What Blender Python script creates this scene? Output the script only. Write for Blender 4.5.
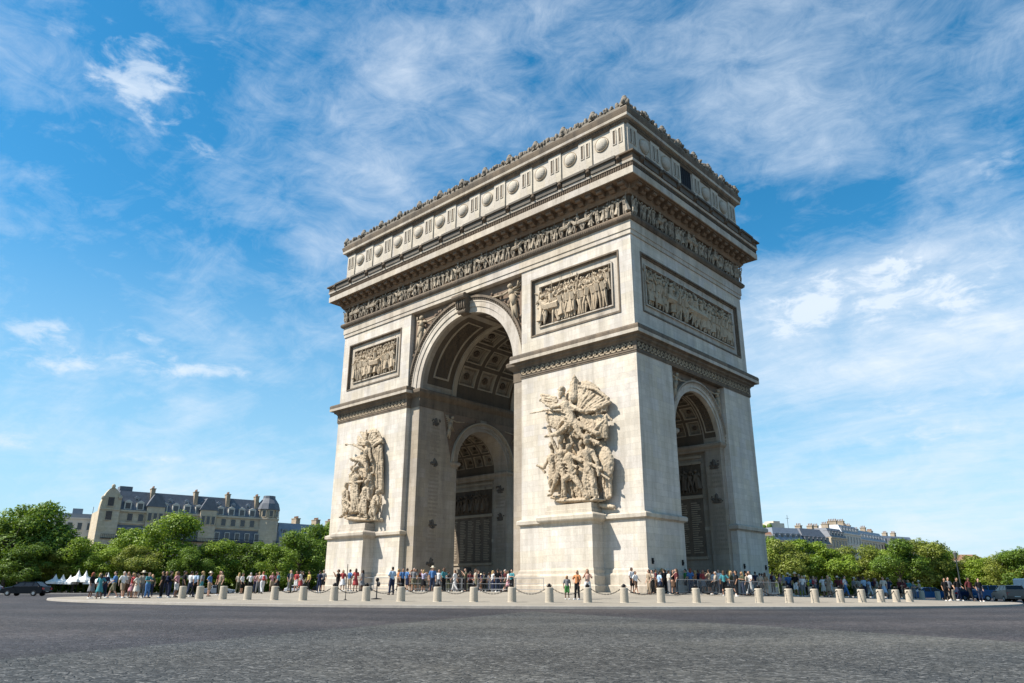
import bpy, bmesh, math, random
from math import sin, cos, pi, radians, atan2, sqrt, hypot
from mathutils import Vector, Matrix, Euler
random.seed(7)
SC = bpy.context.scene
for _o in list(bpy.data.objects): bpy.data.objects.remove(_o)
COL = SC.collection

# ------------------------------------------------------------------ camera
cd = bpy.data.cameras.new('camera'); cam = bpy.data.objects.new('camera', cd); COL.objects.link(cam)
CYAW, CPITCH, CROLL, CF = -.7466, .3278, .005, 732.83
_d = Vector((cos(CPITCH)*sin(CYAW), cos(CPITCH)*cos(CYAW), sin(CPITCH)))
_r = Vector((cos(CYAW), -sin(CYAW), 0)); _u = _r.cross(_d)
_R = _r*cos(CROLL)+_u*sin(CROLL); _U = -_r*sin(CROLL)+_u*cos(CROLL)
cam.matrix_world = Matrix.Translation((54.84, -62.01, .8)) @ Matrix((_R, _U, -_d)).transposed().to_4x4()
cd.sensor_width = 36; cd.lens = CF/1024*36; cd.clip_start = .1; cd.clip_end = 8000
SC.camera = cam
SC.view_settings.view_transform = 'Standard'; SC.view_settings.look = 'None'
SC.view_settings.gamma = 1; SC.view_settings.exposure = 1.2

# ------------------------------------------------------------------ sun and sky
SUNDIR = Vector((-1.32, -2.02, 2.65)).normalized()      # towards the sun
sd = bpy.data.lights.new('sun', 'SUN'); sun = bpy.data.objects.new('sun', sd); COL.objects.link(sun)
sd.energy = 3.9; sd.angle = radians(.5); sd.color = (1, .935, .84)
sun.rotation_euler = SUNDIR.to_track_quat('Z', 'Y').to_euler(); sun.location = (0, 0, 90)

def NT(tree):
    def n(t, inp=None, **kw):
        nd = tree.nodes.new('ShaderNode'+t)
        for k, v in kw.items(): setattr(nd, k, v)
        if inp:
            for k, v in inp.items():
                s = nd.inputs[k]
                if isinstance(v, bpy.types.NodeSocket): tree.links.new(v, s)
                else: s.default_value = v
        return nd
    return n
W = bpy.data.worlds.new('World'); SC.world = W; W.use_nodes = True
wt = W.node_tree; wt.nodes.clear(); n = NT(wt)
def wm(op, a, b=0.0, c=None):
    i = {0: a, 1: b}
    if c is not None: i[2] = c
    return n('Math', i, operation=op).outputs[0]
sky = n('TexSky', sky_type='NISHITA', sun_disc=False, sun_elevation=math.asin(SUNDIR.z),
        sun_rotation=atan2(SUNDIR.x, SUNDIR.y), air_density=1.0, dust_density=.25, ozone_density=2.4)
hsv = n('HueSaturation', {'Hue': .486, 'Saturation': 1.38, 'Value': .86, 'Color': sky.outputs[0]})
tc = n('TexCoord'); sp = n('SeparateXYZ', {0: tc.outputs['Generated']})
zz = wm('ADD', wm('MAXIMUM', sp.outputs[2], 0.0), .13)
px = wm('DIVIDE', sp.outputs[0], zz); py = wm('DIVIDE', sp.outputs[1], zz)
pl = n('CombineXYZ', {0: px, 1: py, 2: 0.0})
# streaky cirrus: stretched along one wind direction
mp = n('Mapping', {'Vector': pl.outputs[0], 'Rotation': (0, 0, radians(-28)), 'Scale': (.6, 1.05, 1)})
n1 = n('TexNoise', {'Vector': mp.outputs[0], 'Scale': 1.35, 'Detail': 10.0, 'Roughness': .6, 'Distortion': 1.0}).outputs[0]
mp2 = n('Mapping', {'Vector': tc.outputs['Generated'], 'Scale': (1, 1, 2.1)})
n2 = n('TexNoise', {'Vector': mp2.outputs[0], 'Scale': 3.3, 'Detail': 12.0, 'Roughness': .57, 'Distortion': .25}).outputs[0]
n3 = n('TexNoise', {'Vector': mp2.outputs[0], 'Scale': 14.0, 'Detail': 10.0, 'Roughness': .7, 'Distortion': .8}).outputs[0]
def blob(direction, size, amp):
    dv = n('VectorMath', {0: tc.outputs['Generated'], 1: direction}, operation='SUBTRACT').outputs[0]
    sc = n('VectorMath', {0: dv, 1: size}, operation='DIVIDE').outputs[0]
    ln = n('VectorMath', {0: sc}, operation='LENGTH').outputs['Value']
    e = wm('EXPONENT', wm('MULTIPLY', wm('MULTIPLY', ln, ln), -1.0))
    return wm('MULTIPLY', e, amp)
CLOUDS = [#dir, size(xyz), amp
    ((-0.799, 0.137, 0.586), (0.22, 0.22, 0.120), -0.22),
    ((-0.724, 0.436, 0.535), (0.25, 0.25, 0.120), -0.12),
    ((-0.409, 0.638, 0.653), (0.15, 0.15, 0.080), -0.12),
    ((-0.767, 0.348, 0.539), (0.22, 0.22, 0.120), 0.12),
    ((-0.633, 0.471, 0.614), (0.20, 0.20, 0.120), -0.26),
    ((-0.531, 0.626, 0.572), (0.12, 0.12, 0.080), 0.10),
    ((-0.676, 0.395, 0.622), (0.20, 0.20, 0.120), 0.10),
    ((-0.458, 0.580, 0.674), (0.12, 0.12, 0.080), -0.06),
    ((-0.238, 0.762, 0.603), (0.35, 0.35, 0.160), 0.24),
    ((-0.090, 0.825, 0.558), (0.20, 0.20, 0.120), 0.16),
    ((-0.236, 0.862, 0.448), (0.16, 0.16, 0.050), -0.20),
    ((-0.132, 0.901, 0.412), (0.12, 0.12, 0.050), -0.12),
    ((-0.252, 0.827, 0.502), (0.30, 0.30, 0.050), -0.05),
    ((-0.251, 0.902, 0.352), (0.20, 0.20, 0.060), 0.30),
    ((-0.160, 0.940, 0.301), (0.22, 0.22, 0.090), 0.26),
    ((-0.337, 0.903, 0.267), (0.12, 0.12, 0.050), 0.18),
    ((-0.216, 0.959, 0.182), (0.25, 0.25, 0.120), 0.26),
    ((-0.150, 0.981, 0.120), (0.20, 0.20, 0.100), 0.24),
    ((-0.941, 0.219, 0.259), (0.11, 0.11, 0.030), 0.15),
    ((-0.881, 0.275, 0.386), (0.30, 0.30, 0.080), -0.14),
    ((-0.957, 0.243, 0.160), (0.10, 0.10, 0.030), 0.18),
    ((-0.903, 0.407, 0.140), (0.30, 0.30, 0.070), 0.06),
    ((-0.906, 0.375, 0.198), (0.30, 0.30, 0.050), -0.08),
    ((-0.878, 0.187, 0.441), (0.20, 0.20, 0.080), 0.06),
    ((-0.863, 0.135, 0.487), (0.10, 0.10, 0.060), 0.05),
    ((-0.314, 0.945, 0.095), (0.30, 0.30, 0.060), 0.12),
    ((-0.816, 0.472, 0.335), (0.10, 0.10, 0.100), 0.04),
    ((-0.359, 0.877, 0.319), (0.06, 0.06, 0.100), 0.10),
    ((-0.398, 0.665, 0.632), (0.20, 0.20, 0.100), 0.08),
]
PUFFS = [
    ((-0.796, 0.201, 0.571), (0.050, 0.060, 0.050), 0.70),
    ((-0.802, 0.240, 0.548), (0.055, 0.055, 0.040), 1.00),
    ((-0.802, 0.312, 0.509), (0.020, 0.020, 0.015), 0.70),
    ((-0.741, 0.280, 0.610), (0.015, 0.015, 0.012), 0.60),
    ((-0.938, 0.205, 0.279), (0.050, 0.050, 0.012), 0.90),
    ((-0.939, 0.230, 0.255), (0.080, 0.080, 0.022), 0.95),
    ((-0.893, 0.366, 0.261), (0.085, 0.085, 0.014), 1.05),
    ((-0.911, 0.291, 0.291), (0.060, 0.060, 0.010), 0.70),
    ((-0.963, 0.221, 0.154), (0.030, 0.030, 0.012), 0.80),
    ((-0.248, 0.898, 0.364), (0.130, 0.130, 0.032), 0.90),
    ((-0.155, 0.934, 0.323), (0.100, 0.100, 0.030), 0.75),
    ((-0.324, 0.888, 0.327), (0.080, 0.080, 0.030), 0.60),
    ((-0.223, 0.955, 0.194), (0.150, 0.150, 0.050), 0.55),
    ((-0.082, 0.886, 0.456), (0.050, 0.050, 0.030), 0.50),
    ((-0.923, 0.353, 0.150), (0.120, 0.120, 0.006), 0.60),
]
acc = None
for dr, sz, am in CLOUDS:
    b = blob(dr, sz, am); acc = b if acc is None else wm('ADD', acc, b)
n4 = n('TexNoise', {'Vector': n('Mapping', {'Vector': pl.outputs[0], 'Rotation': (0, 0, radians(-12)), 'Scale': (.6, 1.8, 1)}).outputs[0], 'Scale': 2.6, 'Detail': 12.0, 'Roughness': .68, 'Distortion': 1.1}).outputs[0]
base = wm('ADD', wm('MULTIPLY', wm('SUBTRACT', n1, .5), 1.2), wm('MULTIPLY', wm('SUBTRACT', n2, .5), 1.7))
base = wm('ADD', base, wm('MULTIPLY', wm('SUBTRACT', n4, .5), .8))
base = wm('ADD', base, wm('MULTIPLY', wm('SUBTRACT', n3, .5), .95))
cov = wm('ADD', base, acc)
mr = n('MapRange', {'Value': cov, 'From Min': -.2, 'From Max': .98, 'To Min': 0.0, 'To Max': 1.0}).outputs[0]
mr = wm('POWER', wm('MAXIMUM', mr, 0.0), 1.15)
n5 = n('TexNoise', {'Vector': mp2.outputs[0], 'Scale': 21.0, 'Detail': 12.0, 'Roughness': .62, 'Distortion': .35}).outputs[0]
pa = None
for dr, sz, am in PUFFS:
    b = blob(dr, sz, am); pa = b if pa is None else wm('ADD', pa, b)
pf = wm('ADD', pa, wm('MULTIPLY', wm('SUBTRACT', n5, .5), 4.6))
pf = wm('MULTIPLY', n('MapRange', {'Value': pf, 'From Min': .42, 'From Max': 1.7, 'To Min': 0.0, 'To Max': 1.0}, interpolation_type='SMOOTHSTEP').outputs[0], wm('MINIMUM', wm('MULTIPLY', pa, 1.5), 1.0))
mr = wm('MINIMUM', wm('ADD', mr, wm('MULTIPLY', pf, .62)), .93)
hz = n('MapRange', {'Value': sp.outputs[2], 'From Min': 0.0, 'From Max': .42, 'To Min': .88, 'To Max': 0.0}).outputs[0]
cl = wm('MAXIMUM', mr, 0.0)
skyc = n('MixRGB', {'Fac': hz, 'Color1': hsv.outputs[0], 'Color2': (2.2, 3.5, 4.45, 1)}).outputs[0]
CLOUDCOL = n('MixRGB', {'Fac': n2, 'Color1': (3.4, 4.15, 4.9, 1), 'Color2': (4.6, 4.9, 5.3, 1)}).outputs[0]
mx = n('MixRGB', {'Fac': cl, 'Color1': skyc, 'Color2': CLOUDCOL})
bg = n('Background', {'Color': mx.outputs[0], 'Strength': .09})
wo = n('OutputWorld', {'Surface': bg.outputs[0]})

# ------------------------------------------------------------------ materials
MATS = {}
def newmat(name):
    m = bpy.data.materials.new(name); m.use_nodes = True; t = m.node_tree; t.nodes.clear()
    nn = NT(t); b = nn('BsdfPrincipled'); o = nn('OutputMaterial', {'Surface': b.outputs[0]})
    return m, nn, b, t
def ramp(nn, fac, stops):
    r = nn('ValToRGB', {'Fac': fac}); e = r.color_ramp.elements
    while len(e) < len(stops): e.new(.5)
    for q, (p, c) in zip(e, stops):
        q.position = p; q.color = (c, c, c, 1) if not isinstance(c, tuple) else (*c, 1)
    return r.outputs[0]
def plain(name, col, rough=.7, metal=0, noise=.12, scale=6.0, spec=.3, coat=0):
    if name in MATS: return MATS[name]
    m, nn, b, t = newmat(name)
    tcn = nn('TexCoord'); ns = nn('TexNoise', {'Vector': tcn.outputs['Object'], 'Scale': scale, 'Detail': 4.0})
    mr_ = nn('MapRange', {'Value': ns.outputs[0], 'To Min': 1-noise*2, 'To Max': 1+noise*2})
    mc = nn('VectorMath', {0: tuple(col), 'Scale': mr_.outputs[0]}, operation='SCALE')
    t.links.new(mc.outputs[0], b.inputs['Base Color'])
    b.inputs['Roughness'].default_value = rough; b.inputs['Metallic'].default_value = metal
    b.inputs['Specular IOR Level'].default_value = spec
    if coat: b.inputs['Coat Weight'].default_value = coat
    MATS[name] = m; return m
def stone(name, ca, cb, grime=(.13, .11, .095), amt=.35, brick=True, bw=1.3, bh=.52, bump=.35, streak=.5, fine=9.0, lo=.45, hi=.8):
    """weathered limestone: ashlar courses in (x+y, z), mottling, vertical run-off stains"""
    m, nn, b, t = newmat(name)
    def mm(op, a, c=0.0): return nn('Math', {0: a, 1: c}, operation=op).outputs[0]
    tcn = nn('TexCoord'); s = nn('SeparateXYZ', {0: tcn.outputs['Object']})
    u = mm('ADD', s.outputs[0], s.outputs[1]); uv = nn('CombineXYZ', {0: u, 1: s.outputs[2], 2: 0.0}).outputs[0]
    big = nn('TexNoise', {'Vector': tcn.outputs['Object'], 'Scale': .22, 'Detail': 6.0, 'Roughness': .6}).outputs[0]
    med = nn('TexNoise', {'Vector': tcn.outputs['Object'], 'Scale': 1.5, 'Detail': 7.0, 'Roughness': .65}).outputs[0]
    fin = nn('TexNoise', {'Vector': tcn.outputs['Object'], 'Scale': fine, 'Detail': 6.0, 'Roughness': .7}).outputs[0]
    sv = nn('Mapping', {'Vector': uv, 'Scale': (1.1, .13, 1)}).outputs[0]
    stn = nn('TexNoise', {'Vector': sv, 'Scale': 1.0, 'Detail': 5.0, 'Roughness': .65}).outputs[0]
    c = nn('MixRGB', {'Fac': ramp(nn, big, [(.35, 0.), (.65, 1.)]), 'Color1': (*ca, 1), 'Color2': (*cb, 1)}).outputs[0]
    if brick:
        bt = nn('TexBrick', {'Vector': uv, 'Color1': (1.05, 1.04, 1.03, 1), 'Color2': (.86, .845, .83, 1), 'Mortar': (.70, .67, .63, 1),
            'Scale': 1.0, 'Mortar Size': .014, 'Mortar Smooth': .3, 'Bias': .25, 'Brick Width': bw, 'Row Height': bh}, offset=.5)
        wn = nn('TexBrick', {'Vector': uv, 'Color1': (1.0, .97, .9, 1), 'Color2': (.97, .98, 1.04, 1), 'Mortar': (1, 1, 1, 1),
            'Scale': 1.0, 'Mortar Size': 0.0, 'Bias': 0.0, 'Brick Width': bw, 'Row Height': bh*2}, offset=.37)
        c = nn('MixRGB', {'Fac': .8, 'Color1': c, 'Color2': bt.outputs[0]}, blend_type='MULTIPLY').outputs[0]
        c = nn('MixRGB', {'Fac': .8, 'Color1': c, 'Color2': wn.outputs[0]}, blend_type='MULTIPLY').outputs[0]
    mot = ramp(nn, med, [(.3, .78), (.68, 1.06)])
    c = nn('MixRGB', {'Fac': 1.0, 'Color1': c, 'Color2': mot}, blend_type='MULTIPLY').outputs[0]
    fi = ramp(nn, fin, [(.3, .86), (.7, 1.07)])
    c = nn('MixRGB', {'Fac': 1.0, 'Color1': c, 'Color2': fi}, blend_type='MULTIPLY').outputs[0]
    g1 = ramp(nn, mm('ADD', mm('MULTIPLY', stn, streak), mm('MULTIPLY', med, 1-streak)), [(lo, 0.), (hi, 1.)])
    gf = mm('MULTIPLY', g1, amt)
    c = nn('MixRGB', {'Fac': gf, 'Color1': c, 'Color2': (*grime, 1)}).outputs[0]
    t.links.new(c, b.inputs['Base Color']); b.inputs['Roughness'].default_value = .88; b.inputs['Specular IOR Level'].default_value = .2
    bm1 = nn('Bump', {'Strength': bump, 'Distance': .06, 'Height': fin})
    t.links.new(bm1.outputs[0], b.inputs['Normal'])
    MATS[name] = m; return m
ST_WALL = stone('limestone_ashlar', (.69, .645, .57), (.60, .55, .47), grime=(.23, .205, .17), amt=.85, lo=.455, hi=.72, streak=.6)
ST_PLAIN = stone('limestone_moulding', (.60, .55, .47), (.52, .46, .38), grime=(.16, .135, .105), amt=.9, brick=True, bw=2.4, bh=9, lo=.45, hi=.72)
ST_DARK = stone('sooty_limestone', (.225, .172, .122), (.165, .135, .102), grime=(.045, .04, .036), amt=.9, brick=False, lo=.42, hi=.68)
ST_RELIEF = stone('carved_limestone', (.47, .385, .275), (.40, .315, .215), grime=(.13, .11, .085), amt=.7, brick=False, streak=.35, lo=.44, hi=.68, bump=.6)
ST_STATUE = stone('statue_limestone', (.54, .445, .325), (.43, .34, .235), grime=(.13, .11, .085), amt=.8, brick=False, streak=.3, lo=.46, hi=.7, bump=.7, fine=5.0)
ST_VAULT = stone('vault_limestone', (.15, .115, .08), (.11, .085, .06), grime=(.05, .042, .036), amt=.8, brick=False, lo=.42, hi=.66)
ST_VFRAME = stone('vault_frame_limestone', (.44, .37, .28), (.37, .31, .23), grime=(.12, .1, .08), amt=.6, brick=False)
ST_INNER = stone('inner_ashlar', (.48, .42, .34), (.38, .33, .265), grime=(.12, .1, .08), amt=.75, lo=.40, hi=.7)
ST_BACK = stone('dark_relief_ground', (.155, .115, .08), (.11, .083, .06), grime=(.04, .035, .03), amt=.6, brick=False)  # darker than the carvings, so gaps between figures read dark
ST_SOFFIT = stone('shade_brown_soffit_stone', (.27, .19, .125), (.2, .14, .095), grime=(.05, .04, .03), amt=.6, brick=False)  # shading under the cornice put into a darker brown stone colour
ST_FRZ = stone('frieze_carving', (.50, .425, .325), (.40, .335, .25), grime=(.1, .085, .07), amt=.75, brick=False, streak=.3, lo=.42, hi=.62, bump=.6)
ST_TOP = stone('attic_limestone', (.58, .54, .47), (.52, .475, .4), grime=(.25, .22, .18), amt=.6, bw=1.9, bh=.9)
INK = plain('inscription_grime', (.10, .085, .07), .9)

# ------------------------------------------------------------------ mesh helper
class MB:
    def __init__(s): s.v = []; s.f = []
    def add(s, vs, fs):
        k = len(s.v); s.v += [tuple(p) for p in vs]; s.f += [tuple(i+k for i in f) for f in fs]
    def box(s, x0, x1, y0, y1, z0, z1):
        s.add([(x0,y0,z0),(x1,y0,z0),(x1,y1,z0),(x0,y1,z0),(x0,y0,z1),(x1,y0,z1),(x1,y1,z1),(x0,y1,z1)],
              [(0,3,2,1),(4,5,6,7),(0,1,5,4),(1,2,6,5),(2,3,7,6),(3,0,4,7)])
    def tube(s, p0, p1, r0, r1=None, k=6, caps=True):
        r1 = r0 if r1 is None else r1
        p0 = Vector(p0); p1 = Vector(p1); d = p1-p0
        if d.length < 1e-6: return
        d.normalize(); a = d.orthogonal().normalized(); b = d.cross(a)
        vs = [p0+(a*cos(2*pi*i/k)+b*sin(2*pi*i/k))*r0 for i in range(k)]+[p1+(a*cos(2*pi*i/k)+b*sin(2*pi*i/k))*r1 for i in range(k)]
        fs = [(i, (i+1) % k, k+(i+1) % k, k+i) for i in range(k)]
        if caps: fs += [tuple(range(k-1, -1, -1)), tuple(range(k, 2*k))]
        s.add(vs, fs)
    def ell(s, c, r, nu=8, nv=5, mat=None):
        c = Vector(c); r = Vector(r) if not isinstance(r, (int, float)) else Vector((r, r, r))
        vs = [Vector((0, 0, -1))]
        for j in range(1, nv):
            th = -pi/2+pi*j/nv
            for i in range(nu): vs.append(Vector((cos(th)*cos(2*pi*i/nu), cos(th)*sin(2*pi*i/nu), sin(th))))
        vs.append(Vector((0, 0, 1)))
        vs = [Vector((p.x*r.x, p.y*r.y, p.z*r.z)) for p in vs]
        if mat is not None: vs = [mat @ p for p in vs]
        vs = [p+c for p in vs]; L = len(vs)-1
        fs = [(0, 1+(i+1) % nu, 1+i) for i in range(nu)]
        for j in range(nv-2):
            for i in range(nu):
                a = 1+j*nu+i; b = 1+j*nu+(i+1) % nu; fs.append((a, b, b+nu, a+nu))
        k = 1+(nv-2)*nu
        fs += [(k+i, k+(i+1) % nu, L) for i in range(nu)]
        s.add(vs, fs)
    def cap(s, p0, p1, r0, r1=None, k=10):
        r1 = r0 if r1 is None else r1
        s.tube(p0, p1, r0, r1, k); s.ell(p0, r0, k, 6); s.ell(p1, r1, k, 6)
    def lathe(s, prof, k=16, c=(0, 0, 0)):
        vs = []; fs = []
        for r, z in prof:
            for i in range(k): vs.append((c[0]+r*cos(2*pi*i/k), c[1]+r*sin(2*pi*i/k), c[2]+z))
        for j in range(len(prof)-1):
            for i in range(k): fs.append((j*k+i, j*k+(i+1) % k, (j+1)*k+(i+1) % k, (j+1)*k+i))
        fs.append(tuple(range(k-1, -1, -1))); fs.append(tuple(range((len(prof)-1)*k, len(prof)*k)))
        s.add(vs, fs)
    def prism(s, poly, axis, a, b):
        """poly in the two other axes (in xyz order), extruded along axis from a to b"""
        def P(p, t):
            return (t, p[0], p[1]) if axis == 'x' else ((p[0], t, p[1]) if axis == 'y' else (p[0], p[1], t))
        k = len(poly); vs = [P(p, a) for p in poly]+[P(p, b) for p in poly]
        fs = [(i, (i+1) % k, k+(i+1) % k, k+i) for i in range(k)]+[tuple(range(k-1, -1, -1)), tuple(range(k, 2*k))]
        s.add(vs, fs)
    def ring(s, x0, x1, y0, y1, prof, close=True):
        """rectangle swept through a moulding profile [(outset, z)...]"""
        vs = []; fs = []
        for o, z in prof: vs += [(x0-o, y0-o, z), (x1+o, y0-o, z), (x1+o, y1+o, z), (x0-o, y1+o, z)]
        for j in range(len(prof)-1):
            for i in range(4): fs.append((j*4+i, j*4+(i+1) % 4, (j+1)*4+(i+1) % 4, (j+1)*4+i))
        if close:
            L = 4*(len(prof)-1); fs.append((3, 2, 1, 0)); fs.append((L, L+1, L+2, L+3))
        s.add(vs, fs)
    def grid(s, fn, nu, nv):
        vs = [fn(i/nu, j/nv) for j in range(nv+1) for i in range(nu+1)]
        s.add(vs, [(j*(nu+1)+i, j*(nu+1)+i+1, (j+1)*(nu+1)+i+1, (j+1)*(nu+1)+i) for j in range(nv) for i in range(nu)])
    def mesh(s, name, mat, smooth=False, recalc=True):
        me = bpy.data.meshes.new(name); me.from_pydata([tuple(p) for p in s.v], [], s.f)
        if recalc:
            b = bmesh.new(); b.from_mesh(me); bmesh.ops.recalc_face_normals(b, faces=b.faces); b.to_mesh(me); b.free()
        if mat: me.materials.append(mat)
        if smooth: me.polygons.foreach_set('use_smooth', [True]*len(me.polygons))
        me.update(); return me
    def build(s, name, mat, parent=None, smooth=False, recalc=True):
        return link(s.mesh(name, mat, smooth, recalc), name, parent)
def link(me, name, parent=None, loc=None):
    o = bpy.data.objects.new(name, me); COL.objects.link(o)
    if parent is not None: o.parent = parent
    if loc is not None: o.location = loc
    return o
def tag(o, label=None, cat=None, group=None, kind=None):
    if label: o['label'] = label
    if cat: o['category'] = cat
    if group: o['group'] = group
    if kind: o['kind'] = kind
    return o
def thing(name, label, cat, loc=(0, 0, 0), rz=0, group=None):
    o = bpy.data.objects.new(name, None); COL.objects.link(o); o.location = loc; o.rotation_euler = (0, 0, rz)
    o.empty_display_size = .3
    return tag(o, label, cat, group)
KIDS = {}
def copy_tree(o, parent=None):
    c = o.copy(); COL.objects.link(c); c.parent = parent
    for ch in list(o.children): copy_tree(ch, c)
    return c
def evaluated(me, mods):
    """bake modifiers on a mesh"""
    o = bpy.data.objects.new('tmp', me); COL.objects.link(o)
    for typ, kw in mods:
        m = o.modifiers.new(typ, typ)
        for k, v in kw.items(): setattr(m, k, v)
    dg = bpy.context.evaluated_depsgraph_get(); dg.update()
    out = bpy.data.meshes.new_from_object(o.evaluated_get(dg)); bpy.data.objects.remove(o)
    return out
def remeshed(mb, mat, vox, smooth_it=0, name='m'):
    me = mb.mesh(name, mat)
    mods = [('REMESH', dict(mode='VOXEL', voxel_size=vox, use_smooth_shade=True))]
    if smooth_it: mods.append(('SMOOTH', dict(factor=.5, iterations=smooth_it)))
    out = evaluated(me, mods)
    if not out.materials: out.materials.append(mat)
    out.name = name
    return out
def ordinal(k):
    names = ['first','second','third','fourth','fifth','sixth','seventh','eighth','ninth','tenth','eleventh','twelfth','thirteenth','fourteenth','fifteenth','sixteenth','seventeenth','eighteenth','nineteenth','twentieth']
    if k < 20: return names[k]
    tens = {2: 'twenty', 3: 'thirty', 4: 'forty', 5: 'fifty', 6: 'sixty'}; k += 1; t_, u_ = divmod(k, 10)
    return tens[t_]+'-'+names[u_-1] if u_ else {3: 'thirtieth', 4: 'fortieth', 2: 'twentieth', 5: 'fiftieth', 6: 'sixtieth'}[t_]
def gz(r):
    if r < 24.8: return .7
    if r < 28: return .7-(r-24.8)/3.2*.24
    if r < 38.3: return .46-(r-28)/10.3*.28
    if r < 44: return .18-(r-38.3)/5.7*.1
    return -.05 if r < 84 else .1
# ------------------------------------------------------------------ ground
def setts(name, ca, cb, scale=5.0, bands=True, bump=.8, rough=.6):
    m, nn, b, t = newmat(name)
    def mm(op, a, c=0.0): return nn('Math', {0: a, 1: c}, operation=op).outputs[0]
    tcn = nn('TexCoord'); s = nn('SeparateXYZ', {0: tcn.outputs['Object']})
    # fans of setts: rows bend with position
    wob = nn('TexNoise', {'Vector': tcn.outputs['Object'], 'Scale': .25, 'Detail': 2.0}).outputs['Color']
    wv = nn('VectorMath', {0: wob, 'Scale': 1.6}, operation='SCALE').outputs[0]
    pos = nn('VectorMath', {0: tcn.outputs['Object'], 1: wv}, operation='ADD').outputs[0]
    vo = nn('TexVoronoi', {'Vector': pos, 'Scale': scale, 'Randomness': .55}, feature='DISTANCE_TO_EDGE')
    vc = nn('TexVoronoi', {'Vector': pos, 'Scale': scale, 'Randomness': .55})
    joint = ramp(nn, vo.outputs['Distance'], [(.0, 0.35), (.12, 1.)])
    tone = nn('SeparateColor', {0: vc.outputs['Color']}).outputs[0]
    big = nn('TexNoise', {'Vector': tcn.outputs['Object'], 'Scale': .11, 'Detail': 7.0, 'Roughness': .6}).outputs[0]
    md = nn('TexNoise', {'Vector': tcn.outputs['Object'], 'Scale': 1.1, 'Detail': 8.0, 'Roughness': .7}).outputs[0]
    c = nn('MixRGB', {'Fac': ramp(nn, big, [(.38, 0.), (.62, 1.)]), 'Color1': (*ca, 1), 'Color2': (*cb, 1)}).outputs[0]
    tn = nn('MapRange', {'Value': tone, 'To Min': .6, 'To Max': 1.5}).outputs[0]
    c = nn('VectorMath', {0: c, 'Scale': tn}, operation='SCALE').outputs[0]
    mdn = nn('MapRange', {'Value': md, 'From Min': .3, 'From Max': .7, 'To Min': .7, 'To Max': 1.3}).outputs[0]
    c = nn('VectorMath', {0: c, 'Scale': mdn}, operation='SCALE').outputs[0]
    c = nn('MixRGB', {'Fac': joint, 'Color1': (.018, .018, .019, 1), 'Color2': c}).outputs[0]
    if bands:
        # worn lighter wheel lanes curving round the circle
        rr = nn('VectorMath', {0: nn('CombineXYZ', {0: s.outputs[0], 1: s.outputs[1], 2: 0.0}).outputs[0]}, operation='LENGTH').outputs['Value']
        rn = mm('ADD', rr, mm('MULTIPLY', big, 9.0))
        wvx = nn('TexWave', {'Vector': nn('CombineXYZ', {0: rn, 1: 0.0, 2: 0.0}).outputs[0], 'Scale': .045, 'Distortion': 0.0})
        lane = nn('MapRange', {'Value': wvx.outputs[1] if len(wvx.outputs) > 1 else wvx.outputs[0], 'To Min': .8, 'To Max': 1.2}).outputs[0]
        c = nn('VectorMath', {0: c, 'Scale': lane}, operation='SCALE').outputs[0]
    if bands:
        # a repaved wedge of lighter setts, as laid across the roundabout
        wx = mm('ADD', s.outputs[0], mm('MULTIPLY', mm('SUBTRACT', md, .5), .5)); wy = s.outputs[1]
        f1 = mm('SUBTRACT', mm('ADD', mm('MULTIPLY', wx, .90), mm('MULTIPLY', wy, .43)), 13.5)
        f2 = mm('SUBTRACT', mm('MULTIPLY', mm('ADD', mm('MULTIPLY', wx, .404), mm('MULTIPLY', wy, .915)), -1.0), 20.1)
        w_ = nn('MapRange', {'Value': mm('MINIMUM', f1, f2), 'From Min': -.1, 'From Max': .2}).outputs[0]
        t1 = nn('MixRGB', {'Fac': w_, 'Color1': (.95, .88, .93, 1), 'Color2': (1.22, 1.27, 1.17, 1)}).outputs[0]
        c = nn('MixRGB', {'Fac': 1.0, 'Color1': c, 'Color2': t1}, blend_type='MULTIPLY').outputs[0]
        # speckled white highlights painted into the colour, denser in the wedge
        sp_ = nn('TexNoise', {'Vector': tcn.outputs['Object'], 'Scale': 12.0, 'Detail': 8.0, 'Roughness': .8}).outputs[0]
        pk = nn('MapRange', {'Value': mm('ADD', sp_, mm('MULTIPLY', w_, .035)), 'From Min': .565, 'From Max': .66}).outputs[0]
        c = nn('MixRGB', {'Fac': mm('MULTIPLY', pk, .62), 'Color1': c, 'Color2': (.30, .295, .28, 1)}).outputs[0]
    t.links.new(c, b.inputs['Base Color']); b.inputs['Roughness'].default_value = .78; b.inputs['Specular IOR Level'].default_value = .3
    h = mm('ADD', joint, mm('MULTIPLY', md, .5))
    bp = nn('Bump', {'Strength': bump, 'Distance': .03, 'Height': h}); t.links.new(bp.outputs[0], b.inputs['Normal'])
    return m
M_ROAD = setts('granite_setts', (.027, .027, .029), (.052, .047, .043), 9.0)
def sheet(name, mat, r0, r1, zf, k=180, nr=1):
    mb = MB(); vs = []; fs = []
    for j in range(nr+1):
        r = r0+(r1-r0)*j/nr
        for i in range(k): vs.append((r*cos(2*pi*i/k), r*sin(2*pi*i/k), zf(r)))
    for j in range(nr):
        for i in range(k): fs.append((j*k+i, j*k+(i+1) % k, (j+1)*k+(i+1) % k, (j+1)*k+i))
    mb.add(vs, fs); o = mb.build(name, mat, recalc=False)
    return o
mb = MB(); mb.add([(-4000, -4000, -.05), (4000, -4000, -.05), (4000, 4000, -.05), (-4000, 4000, -.05)], [(0, 1, 2, 3)])
tag(mb.build('road', M_ROAD), kind='structure')
M_PAVE = stone('plaza_paving', (.32, .285, .23), (.27, .24, .195), grime=(.17, .155, .13), amt=.6, brick=False, streak=.2, fine=14.0)
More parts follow.
